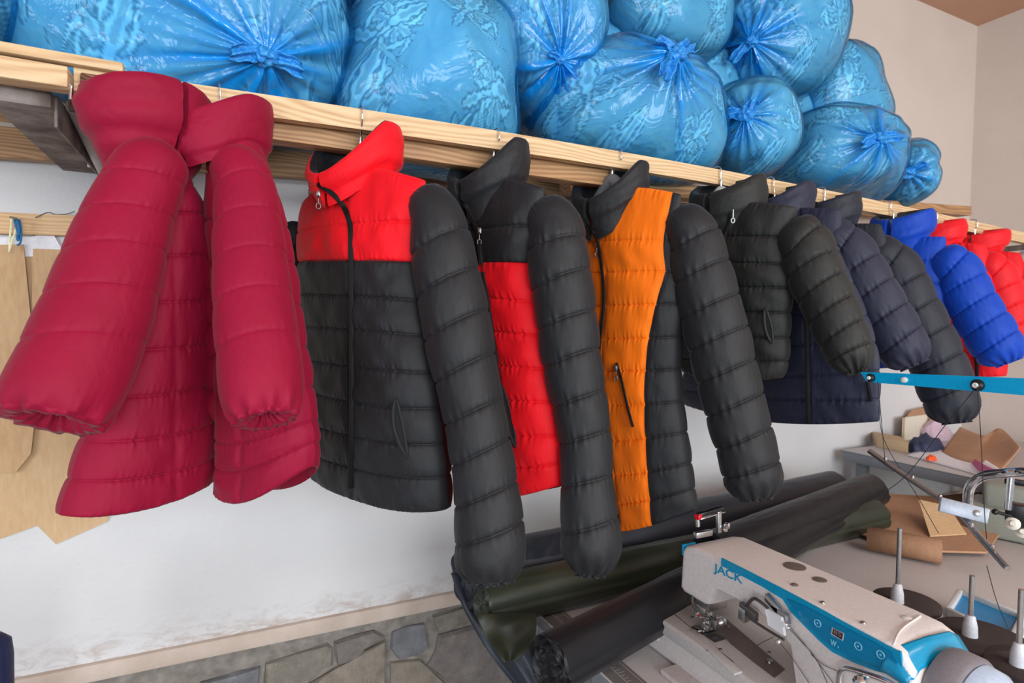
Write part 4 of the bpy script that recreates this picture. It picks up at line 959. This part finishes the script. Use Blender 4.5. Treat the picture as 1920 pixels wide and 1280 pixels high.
# ================================================================== the large sewing machine (arm points to the wall)
def mach():
    CW = plain('machine_white', srgb(214, 206, 204), .38, 0, .5); BED = plain('machine_bed_grey', srgb(196, 192, 190), .35); TEAL = plain('machine_teal', srgb(0, 138, 182), .25)
    BROWN = plain('feed_slot_brown', srgb(104, 92, 88), .45); ORG = plain('ring_grey', srgb(122, 118, 124), .45); CAPM = plain('wheel_cap_pale_blue', srgb(176, 192, 214), .35)
    TEALD = plain('panel_teal', srgb(0, 118, 164), .2); INK = plain('panel_ink', srgb(130, 205, 228), .4); DISP = plain('display_dark', srgb(52, 40, 44), .2); SEGM = plain('display_digit', srgb(120, 96, 98), .4); RIM = plain('display_rim', srgb(186, 190, 196), .35)
    REDP = plain('red_plastic', srgb(190, 10, 30), .3); BLKP = plain('black_plastic', srgb(18, 18, 20), .25); CLEAR = None
    m = thing('sewing_machine', 'white and teal industrial sewing machine in the lower right foreground', 'sewing machine', (.93, -1.1, TZ))
    XF, XB, ZT, ZB = .868, 1.012, .945, .78
    # body outline in the y-z plane, extruded across
    out = [(-.858, .846), (-.862, .925), (-.872, .938), (-.90, ZT), (-1.0, ZT), (-1.25, ZT), (-1.288, ZT-.002), (-1.308, ZT-.010), (-1.324, ZT-.030), (-1.332, ZT-.07), (-1.332, ZB-.02), (-1.15, ZB-.02), (-1.14, ZB+.03), (-1.125, .852), (-1.095, .876), (-1.04, .884), (-.955, .882), (-.945, .846), (-.93, .838), (-.87, .838)]
    bm = bmesh.new(); A = [bm.verts.new((XF, y, z)) for y, z in out]; B = [bm.verts.new((XB, y, z)) for y, z in out]; n = len(out)
    bm.faces.new(A); bm.faces.new(B[::-1]); 
    for i in range(n): bm.faces.new([A[i], A[(i+1) % n], B[(i+1) % n], B[i]])
    bmesh.ops.recalc_face_normals(bm, faces=bm.faces)
    ed = [e for e in bm.edges if abs(e.verts[0].co.x-e.verts[1].co.x) < 1e-6 and (e.verts[0].co.z+e.verts[1].co.z)/2 > .8]
    bmesh.ops.bevel(bm, geom=ed, offset=.010, segments=4, affect='EDGES', profile=.6)
    arm = from_bm('arm_and_column', bm, CW, m, True, 45)
    fx = XF-.0015
    def plate(name, px, mat, parent, x=fx, th=.004, bev=.0):
        P = [atX(a, b, x) for a, b in px]; return sheet(name, P, th, mat, parent, normal=(-1, 0, 0))
    # teal band that widens into the control panel
    top = [(1352, 1046), (1400, 1070), (1460, 1101), (1511, 1128), (1583, 1167), (1640, 1197), (1676, 1217), (1688, 1222)]
    bot = [(1694, 1266), (1677, 1267), (1640, 1257), (1599, 1241), (1560, 1222), (1536, 1201), (1505, 1170), (1481, 1145), (1467, 1123), (1430, 1100), (1390, 1079), (1352, 1060)]
    band = plate('teal_band', top+bot, TEAL, m)
    pin = [(1475, 1122), (1511, 1137), (1583, 1176), (1640, 1205), (1672, 1224), (1682, 1240), (1678, 1255), (1660, 1257), (1599, 1234), (1562, 1214), (1538, 1195), (1510, 1166)]
    panel = plate('control_panel', pin, TEALD, m, XF-.0035, .002)
    px_ = XF-.0045
    def ringp(c, r, mat=INK, w=.0007):
        q = atX(c[0], c[1], px_); a = np.linspace(0, 2*math.pi, 25)
        tube('button_ring', [q+np.array([0, r*math.cos(t), r*math.sin(t)]) for t in a], w, mat, panel, 6, 40)
        lathe('button_mark', [(.0014, 0), (.0014, .0006)], q, (-1, 0, 0), mat, panel, 10)
    for c in ((1533, 1168), (1609, 1211), (1651, 1227)): ringp(c, .0055)
    def tiltbox(name, px, mat, parent, x): return plate(name, px, mat, parent, x, .002)
    rim = tiltbox('display', [(1560, 1176), (1582, 1187), (1580, 1201), (1558, 1189)], RIM, panel, px_)
    dd = tiltbox('display_glass', [(1562, 1178), (1580, 1188), (1578, 1199), (1560, 1188)], DISP, rim, px_-.001)
    # the text on the panel and on the arm
    def text(s, a, b, h, mat, parent, x, name):
        cu = bpy.data.curves.new(name, 'FONT'); cu.body = s; cu.size = 1; cu.extrude = .01; cu.offset = .018
        o = bpy.data.objects.new(name, cu); COL.objects.link(o); bpy.context.view_layer.update()
        me = bpy.data.meshes.new_from_object(o.evaluated_get(bpy.context.evaluated_depsgraph_get())); bpy.data.objects.remove(o)
        A = atX(a[0], a[1], x); Bq = atX(b[0], b[1], x); co = np.array([v.co[:] for v in me.vertices]); w = co[:, 0].max()-co[:, 0].min(); hh = co[:, 1].max()
        e = (Bq-A)/w; u = np.array([0, 0, h/hh]); nrm = np.array([-1., 0, 0])
        for v, c in zip(me.vertices, co): v.co = A+e*(c[0]-co[:, 0].min())+u*c[1]+nrm*c[2]*.02
        me.materials.append(mat); q = bpy.data.objects.new(name, me); COL.objects.link(q); par(q, parent); return q
    text('88', (1562, 1188), (1577, 1196), .0075, SEGM, dd, px_-.0035, 'display_digits') if False else text('85', (1563, 1187), (1577, 1195), .0075, SEGM, dd, px_-.0022, 'display_digits')
    text('W', (1557, 1208), (1568, 1213), .009, INK, panel, px_-.0005, 'lettering'); text('4', (1570, 1214), (1573, 1216), .004, INK, panel, px_-.0005, 'lettering')
    text('JACK', (1338, 1070), (1392, 1094), .016, TEAL, arm, XF-.0008, 'lettering')
    # teal collar round the column end and the white end cap
    prof_ = [(XF-.0035, .900, -.010), (XF-.004, .908, -.008), (XF-.003, ZT-.026, -.005), (XF+.004, ZT-.014, .0), (XF+.02, ZT-.0035, .004), (.94, ZT+.0005, .008), (XB-.02, ZT+.0005, .012), (XB-.003, ZT-.006, .016)]
    V = []
    for k, y in enumerate(np.linspace(0, 1, 9)):
        for (x, z, sw_) in prof_:
            yy = -1.292-.030*y-sw_*(1-y)
            drop = float(np.interp(-yy, [1.282, 1.308, 1.324, 1.333], [.001, .010, .030, .060]))
            V.append((x, yy-.001, z-(drop if z > .93 else drop*.5 if z > .9 else drop*.3)+.0015))
    prof_ = [(a_, b_) for a_, b_, c_ in prof_]
    o = obj('teal_collar', V, gridfaces(9, len(prof_)), TEAL, m); md = o.modifiers.new('t', 'SOLIDIFY'); md.thickness = .003
    tube('cap_seam', [atZ(1674, 1210, ZT+.0005), atZ(1690, 1180, ZT+.001), atZ(1726, 1154, ZT)], .0016, CW, arm, 8)
    for (x, y) in ((1542, 1130), (1618, 1168)): lathe('screw', [(.0045, -.004), (.0045, .001), (.003, .0025)], atZ(x, y, ZT), (0, 0, 1), STEEL, arm, 14)
    lathe('screw', [(.008, -.004), (.008, .0005), (.006, .0018)], atZ(1700, 1158, ZT), (0, 0, 1), CW, arm, 18)
    for (x, y, r) in ((1537, 1087, .012), (1490, 1062, .020)): lathe('oil_cap', [(r, -.004), (r, .0012), (r*.7, .002)], atZ(x, y, ZT), (0, 0, 1), BROWN, arm, 24)
    lathe('oil_cap', [(.006, -.004), (.006, .002), (.004, .003)], atZ(1490, 1097, ZT), (0, 0, 1), BROWN, arm, 16)
    # hand wheel on the column end
    wc = np.array([.945, -1.332, .868])
    lathe('hand_wheel', [(.060, 0), (.068, -.004), (.070, .004), (.070, .030), (.066, .036), (.03, .036)], wc, (0, -1, 0), ORG, m, 56)
    w = lathe('wheel_cap', [(.060, .034), (.064, .038), (.062, .056), (.054, .066), (.02, .069)], wc, (0, -1, 0), CAPM, m, 56)
    obox('cap_slot', wc+(-.02, -.067, .03), ((0, 1, .3), (1, 0, 0), (0, 0, 1)), (.004, .006, .012), BLKP, w, .001)
    # bed: rounded slab with a sloping front cover
    bx0, by0, by1 = .826, -1.42, -.815
    box('bed', (bx0, by0, ZB-.03), (1.10, by1, ZB), BED, m, .006, 3)
    box('bed_front_cover', (bx0+.012, by0, TZ+.002), (1.06, by1+.05, ZB-.029), CW, m, .010, 4)
    box('bed_base', (bx0-.03, by0, TZ), (1.10, by1-.07, TZ+.012), CW, m, .004)
    lathe('bed_latch', [(.008, 0), (.014, .01), (.016, .03), (.010, .042)], (bx0+.02, by1-.01, TZ+.028), (0, .2, 1), CW, m, 16)
    box('needle_plate', (.862, -.965, ZB), (.902, -.90, ZB+.0012), DSTEEL, m, .0006)
    P = [atZ(x, y, ZB+.0009) for x, y in ((1338, 1172), (1362, 1160), (1472, 1254), (1452, 1270), (1420, 1246), (1370, 1206))]
    sheet('feed_slot', P, .002, BROWN, m, (0, 0, 1))
    lathe('slot_screw', [(.006, 0), (.0055, .004), (.002, .006)], atZ(1443, 1241, ZB+.001), (0, 0, 1), STEEL, m, 16)
    for q in ((1298, 1157), (1442, 1222), (1320, 1158), (1328, 1219), (1347, 1233), (1351, 1217)): lathe('bed_screw', [(.0034, 0), (.0030, .001), (.001, .0013)], atZ(*q, ZB), (0, 0, 1), DSTEEL, m, 12)
    for a, b in (((1258, 1146), (1375, 1241)), ((1297, 1183), (1330, 1160)), ((1418, 1210), (1450, 1194))): 
        tube('bed_seam', [atZ(*a, ZB), atZ(*b, ZB)], .0009, DSTEEL, m, 6, 4, False)
    obox('slide_plate', (atZ(1368, 1248, ZB)+atZ(1310, 1195, ZB))/2+(0, 0, .001), (atZ(1368, 1248, ZB)-atZ(1310, 1195, ZB), (1, 0, 0), (0, 0, 1)), (.075, .010, .002), BED, m, .0015)
    # needle area
    nx, ny = .883, -.922
    hd = box('needle_head', (.872, -.938, .825), (.925, -.872, .852), STEEL, m, .004)
    tube('needle_bar', [(nx, ny, .85), (nx, ny, .806)], .0045, CHROME, m, 12, 4, False); box('needle_clamp', (nx-.008, ny-.009, .803), (nx+.008, ny+.009, .814), CHROME, m, .002)
    for k in (-1, 0, 1): tube('needle', [(nx, ny+.0045*k, .804), (nx, ny+.0045*k, .783)], [.0009, .0004], CHROME, m, 6, 4, False)
    tube('presser_bar', [(nx+.012, ny+.022, .86), (nx+.012, ny+.022, .80)], .0042, CHROME, m, 12, 4, False)
    ft = obox('presser_foot', (nx+.002, ny+.002, .7855), ((1, 0, 0), (0, 1, 0), (0, 0, 1)), (.022, .013, .003), STEEL, m, .002)
    obox('foot_shank', (nx+.012, ny+.018, .797), ((1, 0, 0), (0, 1, 0), (0, 0, 1)), (.006, .007, .010), CHROME, ft, .002)
    tube('foot_toe', [(nx-.018, ny-.008, .786), (nx-.034, ny-.010, .789)], .0022, CHROME, ft, 8)
    for dx, dy, z, r in ((-.012, .012, .812, .004), (.016, -.014, .808, .005), (-.006, -.016, .822, .004), (.02, .012, .818, .005)): lathe('clamp_screw', [(r, 0), (r, .008), (r*.6, .010)], (nx+dx, ny+dy, z), (-1, -.4, .1), CHROME, m, 14)
    lathe('red_dot', [(.0028, 0), (.002, .0015)], (nx-.016, ny+.006, .812), (-1, -.3, .2), REDP, m, 10)
    for (dx, dy, z, hx, hy, hz) in ((-.010, .004, .822, .006, .010, .008), (.004, -.018, .800, .005, .006, .010), (-.014, -.012, .796, .004, .008, .006), (.010, .030, .810, .006, .008, .012)): obox('needle_guard', (nx+dx, ny+dy, z), ((1, .3, 0), (-.3, 1, .2), (0, -.2, 1)), (hx, hy, hz), STEEL, m, .001)
    tube('thread_guide', [(nx-.012, ny+.02, .80), (nx-.022, ny+.012, .806), (nx-.02, ny-.002, .812), (nx-.01, ny-.01, .80)], .0012, CHROME, m, 6)
    tube('thread_lever', [(nx-.004, ny+.03, .85), (nx-.016, ny+.026, .835), (nx-.018, ny+.012, .822), (nx-.006, ny-.02, .815), (nx, ny-.05, .818), (nx, ny-.06, .812)], .0032, DSTEEL, m, 8)
    lathe('tension_stud', [(.008, 0), (.009, .004), (.005, .006), (.009, .008), (.007, .014), (.003, .018)], (nx-.002, ny-.045, .822), (-1, -.2, -.1), STEEL, m, 20)
    # folder attachment with a clear guard
    ax_x = lambda x, y, X=.846: atX(x, y, X)
    obox('folder_arm', ax_x(1404, 1146), ((.1, -1, -.25), (1, .1, 0), (0, 0, 1)), (.017, .006, .008), DSTEEL, m, .0015)
    obox('folder_block', ax_x(1395, 1150), ((.1, -1, -.25), (1, .1, 0), (0, 0, 1)), (.007, .008, .012), STEEL, m, .0015)
    tube('folder_rod', [ax_x(1404, 1158), ax_x(1438, 1180), ax_x(1470, 1199)], .0024, DSTEEL, m, 8); lathe('rod_screw', [(.004, 0), (.004, .006), (.002, .008)], ax_x(1461, 1202), (-1, -.3, .3), CHROME, m, 12)
    tube('folder_wire', [ax_x(1398, 1138), ax_x(1412, 1122), ax_x(1426, 1128), ax_x(1440, 1140)], .003, DSTEEL, m, 8)
    obox('folder_hinge', ax_x(1450, 1132, .856), ((0, -1, -.5), (1, 0, 0), (0, 0, 1)), (.016, .006, .006), STEEL, m, .0015)
    glm, gn, gl, gb = newmat('clear_guard_plastic'); gb.inputs['Base Color'].default_value = (.86, .88, .92, 1); gb.inputs['Roughness'].default_value = .08; gb.inputs['Alpha'].default_value = .55
    g0 = [ax_x(x, y, .842) for x, y in ((1434, 1141), (1464, 1158), (1470, 1192), (1440, 1172))]
    sheet('clear_guard', g0, .006, glm, m, (-1, 0, 0)); sheet('guard_bracket', [ax_x(x, y, .850) for x, y in ((1444, 1134), (1478, 1152), (1482, 1170), (1450, 1150))], .003, STEEL, m, (-1, 0, 0))
    for q in ((1476, 1170), (1480, 1176)): lathe('guard_screw', [(.003, 0), (.0035, .004), (.002, .006)], ax_x(*q, .846), (-1, 0, .2), CHROME, m, 12)
    # lifting lever with black and red cap on the head
    h0 = atY(1316, 992, -.897); 
    k1 = [atY(x, y, -.895) for x, y in ((1308, 985), (1308, 968), (1316, 960), (1350, 953))]
    tube('lever_shank', [atY(1308, 986, -.895), atY(1307, 972, -.895)], .0052, CHROME, m, 14, 6, False)
    lv = beam('lever_grip', atY(1307, 967, -.895), atY(1355, 952, -.895), .012, .011, BLKP, m, bev=.003)
    obox('red_cap', atY(1309, 968, -.896), ((1, 0, .2), (0, 1, 0), (0, 0, 1)), (.0055, .0068, .005), REDP, lv, .002)
    beam('lever_plate', atY(1310, 972, -.897), atY(1356, 958, -.897), .013, .0025, CHROME, lv, bev=.0008)
    beam('lever_post', atY(1347, 958, -.897), atY(1348, 998, -.897), .008, .010, STEEL, m, upv=(1, 0, 0), bev=.001)
    lathe('thumb_screw', [(.004, 0), (.006, .003), (.006, .010), (.003, .012)], atY(1358, 984, -.901), (.4, -1, .1), CHROME, m, 16); lathe('thumb_screw', [(.003, 0), (.005, .003), (.004, .008)], atY(1356, 992, -.901), (.4, -1, .1), CHROME, m, 16)
    box('head_bracket', tuple(atY(1305, 1004, -.895)+(-.004, -.006, -.004)), tuple(atY(1330, 996, -.895)+(.004, .004, .004)), STEEL, m, .001)
    obox('teal_face', (XF+.02, -.861, .925), ((1, 0, 0), (0, 1, 0), (0, 0, 1)), (.018, .003, .012), TEAL, m, .002)
    # chrome guard loop at the bottom of the front
    cx = XF-.03
    tube('guard_loop', [atX(x, y, cx) for x, y in ((1573, 1300), (1574, 1268), (1582, 1255), (1600, 1256), (1660, 1276), (1700, 1300))], .0042, CHROME, m, 12)
    lathe('guard_knob', [(.006, 0), (.009, .004), (.009, .014), (.004, .018)], atX(1618, 1276, cx+.004), (-1, -.2, .2), CHROME, m, 18)
    # threads on the front
    TH = plain('dark_thread', srgb(70, 62, 60), .8)
    for L in (((1470, 1168), (1500, 1200), (1530, 1235), (1555, 1290)), ((1478, 1172), (1512, 1212), (1540, 1250), (1570, 1290)), ((1520, 1226), (1545, 1246), (1580, 1262)), ((1464, 1206), (1490, 1240), (1520, 1285))):
        tube('thread', [atX(x, y, XF-.006) for x, y in L], .0006, TH, m, 5)
    return m
mach()

# ================================================================== thread stand with teal guide bar, chrome tubes and spool pins
TEALB = plain('teal_guide_bar', srgb(0, 172, 228), .35); ALU = plain('clamp_aluminium', srgb(172, 180, 192), .4, .3); BLKR = plain('black_grommet', srgb(16, 16, 18), .35); WRING = plain('white_ceramic_eye', srgb(228, 228, 226), .2)
FOAM = plain('dark_foam', srgb(66, 58, 58), .95, 0, .2, .5, 500); PINB = plain('pale_plastic_pin', srgb(200, 204, 212), .4)
ts = thing('thread_stand', 'thread stand with teal guide bar, chrome tubes and foam spool discs, right edge', 'thread stand', (1.3, -1.2, TZ))
LT = [(1613, 697), (1920, 709), (2040, 714), (2040, 752), (1920, 741), (1640, 717), (1624, 714)]
dl = lambda x: 1.24-(x-1613)/307*.27
gA, gB = atD(1613, 705, 1.24), atD(1920, 725, .97); gn = np.cross(gB-gA, (0, 0, 1)); gn /= np.linalg.norm(gn)
if gn@(CAM-gA) < 0: gn = -gn
def onbar(x, y, off=0.): v = ray(x, y); return CAM+v*((gA+gn*off-CAM)@gn)/(v@gn)
P = [onbar(x, y) for x, y in LT]
gb_ = sheet('guide_bar', P, .004, TEALB, ts, gn)
def eye(px, r):
    q = onbar(px[0], px[1], .002); ax = gn
    g = lathe('grommet', [(r, -.004), (r, .003), (r*.62, .006), (r*.3, .004)], q, ax, BLKR, gb_, 24); lathe('ceramic_eye', [(r*.42, .003), (r*.46, .008), (r*.3, .009), (r*.18, .006)], q, ax, WRING, gb_, 18)
eye((1633, 708), .0085); eye((1833, 722), .0105)
lathe('rivet', [(.006, -.003), (.0055, .004), (.002, .006)], onbar(1696, 712, .001), gn, WRING, gb_, 16)
sp_ = onbar(2030, 730, -.012)
tube('stand_pole', [sp_+(0, 0, .02), np.r_[sp_[:2], TZ]], .009, CHROME, ts, 14, 4, False)
ch = lambda x, y, d: atD(x, y, d)
tube('chrome_tube', [ch(1815, 958, 1.12), ch(1815, 930, 1.12), ch(1822, 908, 1.11), ch(1845, 892, 1.09), ch(1885, 887, 1.05), ch(1925, 885, 1.02), np.r_[sp_[:2], ch(2030, 880, .93)[2]]], .0085, CHROME, ts, 18, 60)
cba = ch(1842, 968, 1.085)-ch(1772, 950, 1.115); cbv = np.cross(cba, CAM-ch(1805, 957, 1.1)); cbn = np.cross(cbv, cba)
cb = obox('clamp_block', ch(1806, 956, 1.085), (cba, cbn, cbv), (.036, .012, .0135), ALU, ts, .002)
lathe('clamp_screw', [(.006, 0), (.006, .003), (.003, .004)], ch(1832, 962, 1.066), CAM-ch(1833, 963, 1.09), STEEL, cb, 16)
tube('guide_rod', [ch(1630, 845, 1.28), ch(1705, 897, 1.20), ch(1790, 955, 1.11), ch(1840, 1010, 1.03), ch(1890, 1066, .96)], .0055, STEEL, ts, 12, 30)
for x, y, d in ((1660, 866, 1.245), (1711, 900, 1.19), (1763, 936, 1.135), (1822, 990, 1.055), (1860, 1030, 1.0)): lathe('rod_eye', [(.003, 0), (.0035, .004), (.002, .006)], ch(x, y-3, d-.004), (0, 0, 1), CHROME, ts, 10)
SZ = .80
for (c, r, pin) in (((1700, 1128), .064, (1672, 985)), ((1842, 1196), .078, (1815, 1076)), ((1935, 1252), .07, (1960, 1120))):
    q = atZ(c[0], c[1], SZ); 
    sp = lathe('spool_disc', [(r*.96, -.008), (r, -.006), (r, .003), (r*.95, .005), (r*.3, .004)], q, (0, 0, 1), FOAM, ts, 48)
    lathe('disc_rim', [(r*.8, -.014), (r*1.01, -.012), (r*1.01, -.0085), (r*.8, -.0085)], q, (0, 0, 1), PINB, sp, 48)
    b = q+np.array([-.028, .004, .004]) if c[0] < 1800 else q+np.array([-.02, .012, .004])
    zt = (atX(pin[0], pin[1], b[0]))[2]
    lathe('pin_cone', [(.013, 0), (.012, .02), (.008, .038), (.006, .040)], b, (0, 0, 1), PINB, sp, 20)
    tube('spool_pin', [b, (b[0], b[1], min(b[2]+.17, max(zt, b[2]+.1)))], .0045, STEEL, sp, 12, 4, False)
    tube('disc_post', [q+(0, 0, -.01), (q[0], q[1], TZ)], .008, STEEL, sp, 10, 4, False)
THR = plain('black_thread', srgb(40, 38, 42), .9)
for k, L in enumerate((((1832, 724, 1.0), (1838, 800, 1.0), (1846, 960, 1.02), (1850, 1010, 1.0)), ((1826, 732, 1.0), (1770, 800, 1.08), (1700, 890, 1.16), (1640, 935, 1.2)), ((1646, 716, 1.2), (1650, 760, 1.2), (1660, 870, 1.22)), ((1646, 760, 1.25), (1660, 830, 1.24), (1720, 930, 1.2), (1760, 1000, 1.15)), ((1850, 1060, .97), (1870, 1130, .98), (1900, 1200, .98)))):
    tube('thread', [atD(*p) for p in L], .0007, THR, ts, 5)

# teal tray of the neighbouring machine
tr = thing('parts_tray', 'shallow teal tray with pale rim on the middle table behind the spool discs', 'tray', tuple(atZ(1850, 1160, TZ+.02)))
tz = TZ+.06
Pt = [atZ(x, y, tz) for x, y in ((1778, 1148), (1800, 1112), (1918, 1160), (1896, 1206))]
c = np.mean(Pt, 0)
sheet('tray_floor', Pt, .01, plain('tray_teal', srgb(10, 130, 190), .35), tr, (0, 0, 1))
for i in range(4): beam('tray_rim', Pt[i]+(0, 0, .002), Pt[(i+1) % 4]+(0, 0, .002), .012, .02, plain('tray_rim', srgb(196, 198, 200), .5), tr, bev=.003)
box('tray_base', (c[0]-.1, c[1]-.07, TZ+.012), (c[0]+.1, c[1]+.07, tz-.012), plain('tray_base_white', srgb(186, 188, 192), .5), tr, .006)

# second machine at the right edge, behind the chrome tube
OLIVE = plain('machine_grey_green', srgb(142, 146, 136), .45); m2 = thing('sewing_machine', 'grey-green overlock machine behind the chrome tube at the right edge', 'sewing machine', tuple(atZ(1885, 1000, TZ+.012)))
q = atZ(1885, 1010, TZ+.012); e1 = np.array([.35, -.94, 0]); e2 = np.array([.94, .35, 0])
obox('machine_base', q+(0.09, -.03, .05), (e1, e2, (0, 0, 1)), (.16, .10, .05), OLIVE, m2, .012, 3)
obox('machine_body', q+(.10, -.03, .13), (e1, e2, (0, 0, 1)), (.13, .07, .045), OLIVE, m2, .018, 4)
fz = lambda x, y: atD(x, y, 1.60)
tube('chrome_post', [fz(1896, 895), fz(1890, 955)], .009, CHROME, m2, 12, 4, False)
tube('black_rod', [fz(1866, 959), fz(1900, 968), fz(1935, 975)], .005, BLKR, m2, 10); lathe('rod_ball', [(.002, -.008), (.008, -.003), (.008, .003), (.002, .008)], fz(1866, 959), (1, .2, .2), BLKR, m2, 14)
for x, y in ((1899, 981), (1917, 996)): lathe('tension_knob', [(.010, 0), (.017, .003), (.017, .010), (.008, .016), (.006, .03)], fz(x, y), CAM-fz(x, y), plain('cream_knob', srgb(218, 212, 200), .4), m2, 22)
obox('black_bracket', fz(1912, 965), (e1, e2, (0, 0, 1)), (.03, .02, .03), BLKR, m2, .003); obox('tension_bar', fz(1915, 905), (e1, e2, (0, 0, 1)), (.035, .008, .008), BLKR, m2, .002)

# ================================================================== cardboard on the middle table
def slab(name, px, z, mat, label, cat='cardboard', th=.004, dz=None, group='loose card on the tables'):
    P = [atZ(x, y, z+(dz[i] if dz else 0)) for i, (x, y) in enumerate(px)]
    return setp(sheet(name, P, th, mat, normal=(0, 0, 1)), label, cat, group)
KR3 = kraft('kraft_brown', srgb(172, 130, 100), srgb(192, 150, 118))
slab('cardboard_sheet', [(1645, 924), (1750, 930), (1850, 920), (1885, 985), (1850, 1034), (1700, 1030), (1590, 990), (1630, 955)], TZ+.03, KR3, 'brown cardboard sheet with torn corner lying right of the fabric rolls', th=.006)
slab('cardboard_sheet', [(1722, 936), (1778, 948), (1812, 1000), (1744, 1004)], TZ+.036, KRAFT2, 'light brown cardboard flap standing up behind the clamp block', dz=[.06, .05, .0, .0], th=.004)
Ct = atZ(1690, 1020, TZ+.05); ax_ = np.array([.5, -.85, 0])
tb = thing('cardboard_tube', 'short brown cardboard tube lying on the middle table', 'tube', tuple(Ct-(0, 0, .04)))
V = [Ct+ax_/np.linalg.norm(ax_)*t+r*(np.cross(ax_, (0, 0, 1))/np.linalg.norm(ax_)*math.cos(a)+np.array([0, 0, 1])*math.sin(a)) for t, r in ((.10, .036), (-.09, .036), (-.09, .031), (.10, .031)) for a in np.linspace(0, 2*math.pi, 32, endpoint=False)]
obj('tube_wall', V, gridfaces(4, 32, True), KR3, tb)

# ================================================================== things on the table at the right wall
T3 = .84
bx = thing('cardboard_box', 'open cream-white carton with brown inner flap on the right wall table', 'box', tuple(atZ(1690, 825, T3)))
c0 = atZ(1692, 828, T3); e1 = atZ(1760, 800, T3)-c0; e1 = e1/np.linalg.norm(e1); e2 = np.array([-e1[1], e1[0], 0]); 
if e2[0] < 0: e2 = -e2
f0 = atZ(1662, 818, T3)-c0; f0 = f0/np.linalg.norm(f0)
CREAMB = plain('cream_carton', srgb(222, 216, 200), .7); TANB = plain('tan_carton', srgb(196, 168, 132), .8)
H = .12; L1, L2 = .30, .17
cor = [c0, c0+e1*L1, c0+e1*L1+f0*L2, c0+f0*L2]
cor = [np.array([p[0], min(p[1], -.03), T3]) for p in cor]
for i, mt in ((0, CREAMB), (1, TANB), (2, TANB), (3, TANB)):
    a, b = cor[i], cor[(i+1) % 4]; nn = np.cross(b-a, (0, 0, 1)); sheet('carton_wall', [a, b, b+(0, 0, H), a+(0, 0, H)], .004, mt, bx)
sheet('carton_floor', [p+np.array([0, 0, .004]) for p in cor], .003, TANB, bx, (0, 0, 1))
sheet('carton_flap', [cor[3]+(0, 0, H), cor[2]+(0, 0, H), cor[2]+(.02, -.01, H+.05), cor[3]+(.02, -.01, H+.03)], .003, KR3, bx)
b2 = thing('cardboard_box', 'low flat tan box in front of the cream carton', 'box', tuple(atZ(1675, 845, T3)))
g0, g1 = atZ(1644, 838, T3+.0), atZ(1703, 850, T3); dv = np.array([.75, .66, 0])*.16
P4 = [g0, g1, g1+dv, g0+dv]; hexa('box_body', [p for p in P4]+[p+np.array([0, 0, .05]) for p in P4], TANB, b2, .003)
NC = nylon('navy_scrap', srgb(44, 52, 80), .6)
def lump(name, c, half, mat, label, cat, z, seed=1, h=.05):
    q = atZ(c[0], c[1], z); f = fnoise(seed, 9, 2, 6); a = np.linspace(0, 2*math.pi, 40, endpoint=False); V = []
    for t in np.linspace(0, 1, 14):
        r = math.sqrt(max(0, 1-t*t))
        for x in a: k = 1+.09*f(3*math.cos(x)+t, 3*math.sin(x)-t); V.append(q+np.array([half[0]*r*math.cos(x)*k, half[1]*r*math.sin(x)*k, h*t*(1+.15*f(2*math.cos(x)*r, 2*math.sin(x)*r))]))
    o = obj(name, V, gridfaces(14, 40, True), mat); return setp(o, label, cat)
lump('cloth_scrap', (1735, 846), (.10, .06), NC, 'crumpled navy cloth scrap beside the low tan box', 'cloth', T3, 5, .075)
lump('plastic_wrap', (1752, 822), (.09, .06), plain('pink_white_wrap', srgb(214, 190, 208), .3), 'crumpled pinkish-white wrapping on the right wall table', 'wrapping', T3, 8, .09)
def curved(name, px, z, zs, mat, label, cat, n=24):
    """sheet from two pixel edges (front, back) with a height profile along it"""
    A = catmull(np.array(px[0], float), n); B = catmull(np.array(px[1], float), n); zz = np.interp(np.linspace(0, 1, n), np.linspace(0, 1, len(zs)), zs)
    V = []
    for k in range(8):
        s = k/7
        for i in range(n): V.append(atZ(*(A[i]*(1-s)+B[i]*s), z+zz[i]*s**1.2))
    o = obj(name, V, gridfaces(8, n), mat); md = o.modifiers.new('t', 'SOLIDIFY'); md.thickness = .004; return setp(o, label, cat, 'loose card on the tables')
curved('cardboard_sheet', ([(1762, 850), (1800, 862), (1840, 872), (1880, 880)], [(1800, 800), (1845, 816), (1876, 803), (1912, 838)]), T3+.012, [.06, .07, .09, .08], KR3, 'bent brown cardboard sheet curling up on the right wall table', 'cardboard')
curved('paper_sheet', ([(1700, 852), (1760, 868), (1830, 888), (1878, 905)], [(1740, 838), (1790, 846), (1812, 842), (1880, 882)]), T3+.006, [.01, .012, .015, .015], PAPER, 'white paper sheet under the bent brown cardboard', 'paper')
curved('paper_sheet', ([(1822, 868), (1845, 888), (1878, 900)], [(1828, 860), (1852, 874), (1882, 886)]), T3+.02, [.01, .012, .012], plain('magenta_paper', srgb(176, 60, 120), .6), 'magenta-edged paper lying at the front of the bent cardboard', 'paper')
lump('plastic_clip', (1746, 862), (.028, .016), plain('orange_clip', srgb(245, 90, 30), .4), 'bright orange plastic clip at the table front edge', 'clip', T3+.008, 3, .02)
b3 = setp(box('storage_bin', tuple(np.r_[atZ(1760, 925, .45)[:2]-(.05, .05), 0]), tuple(np.r_[atZ(1760, 925, .45)[:2]+(.2, .2), .5]), plain('dark_red_bin', srgb(92, 30, 42), .6), None, .01), 'dark red storage bin under the right wall table', 'bin')
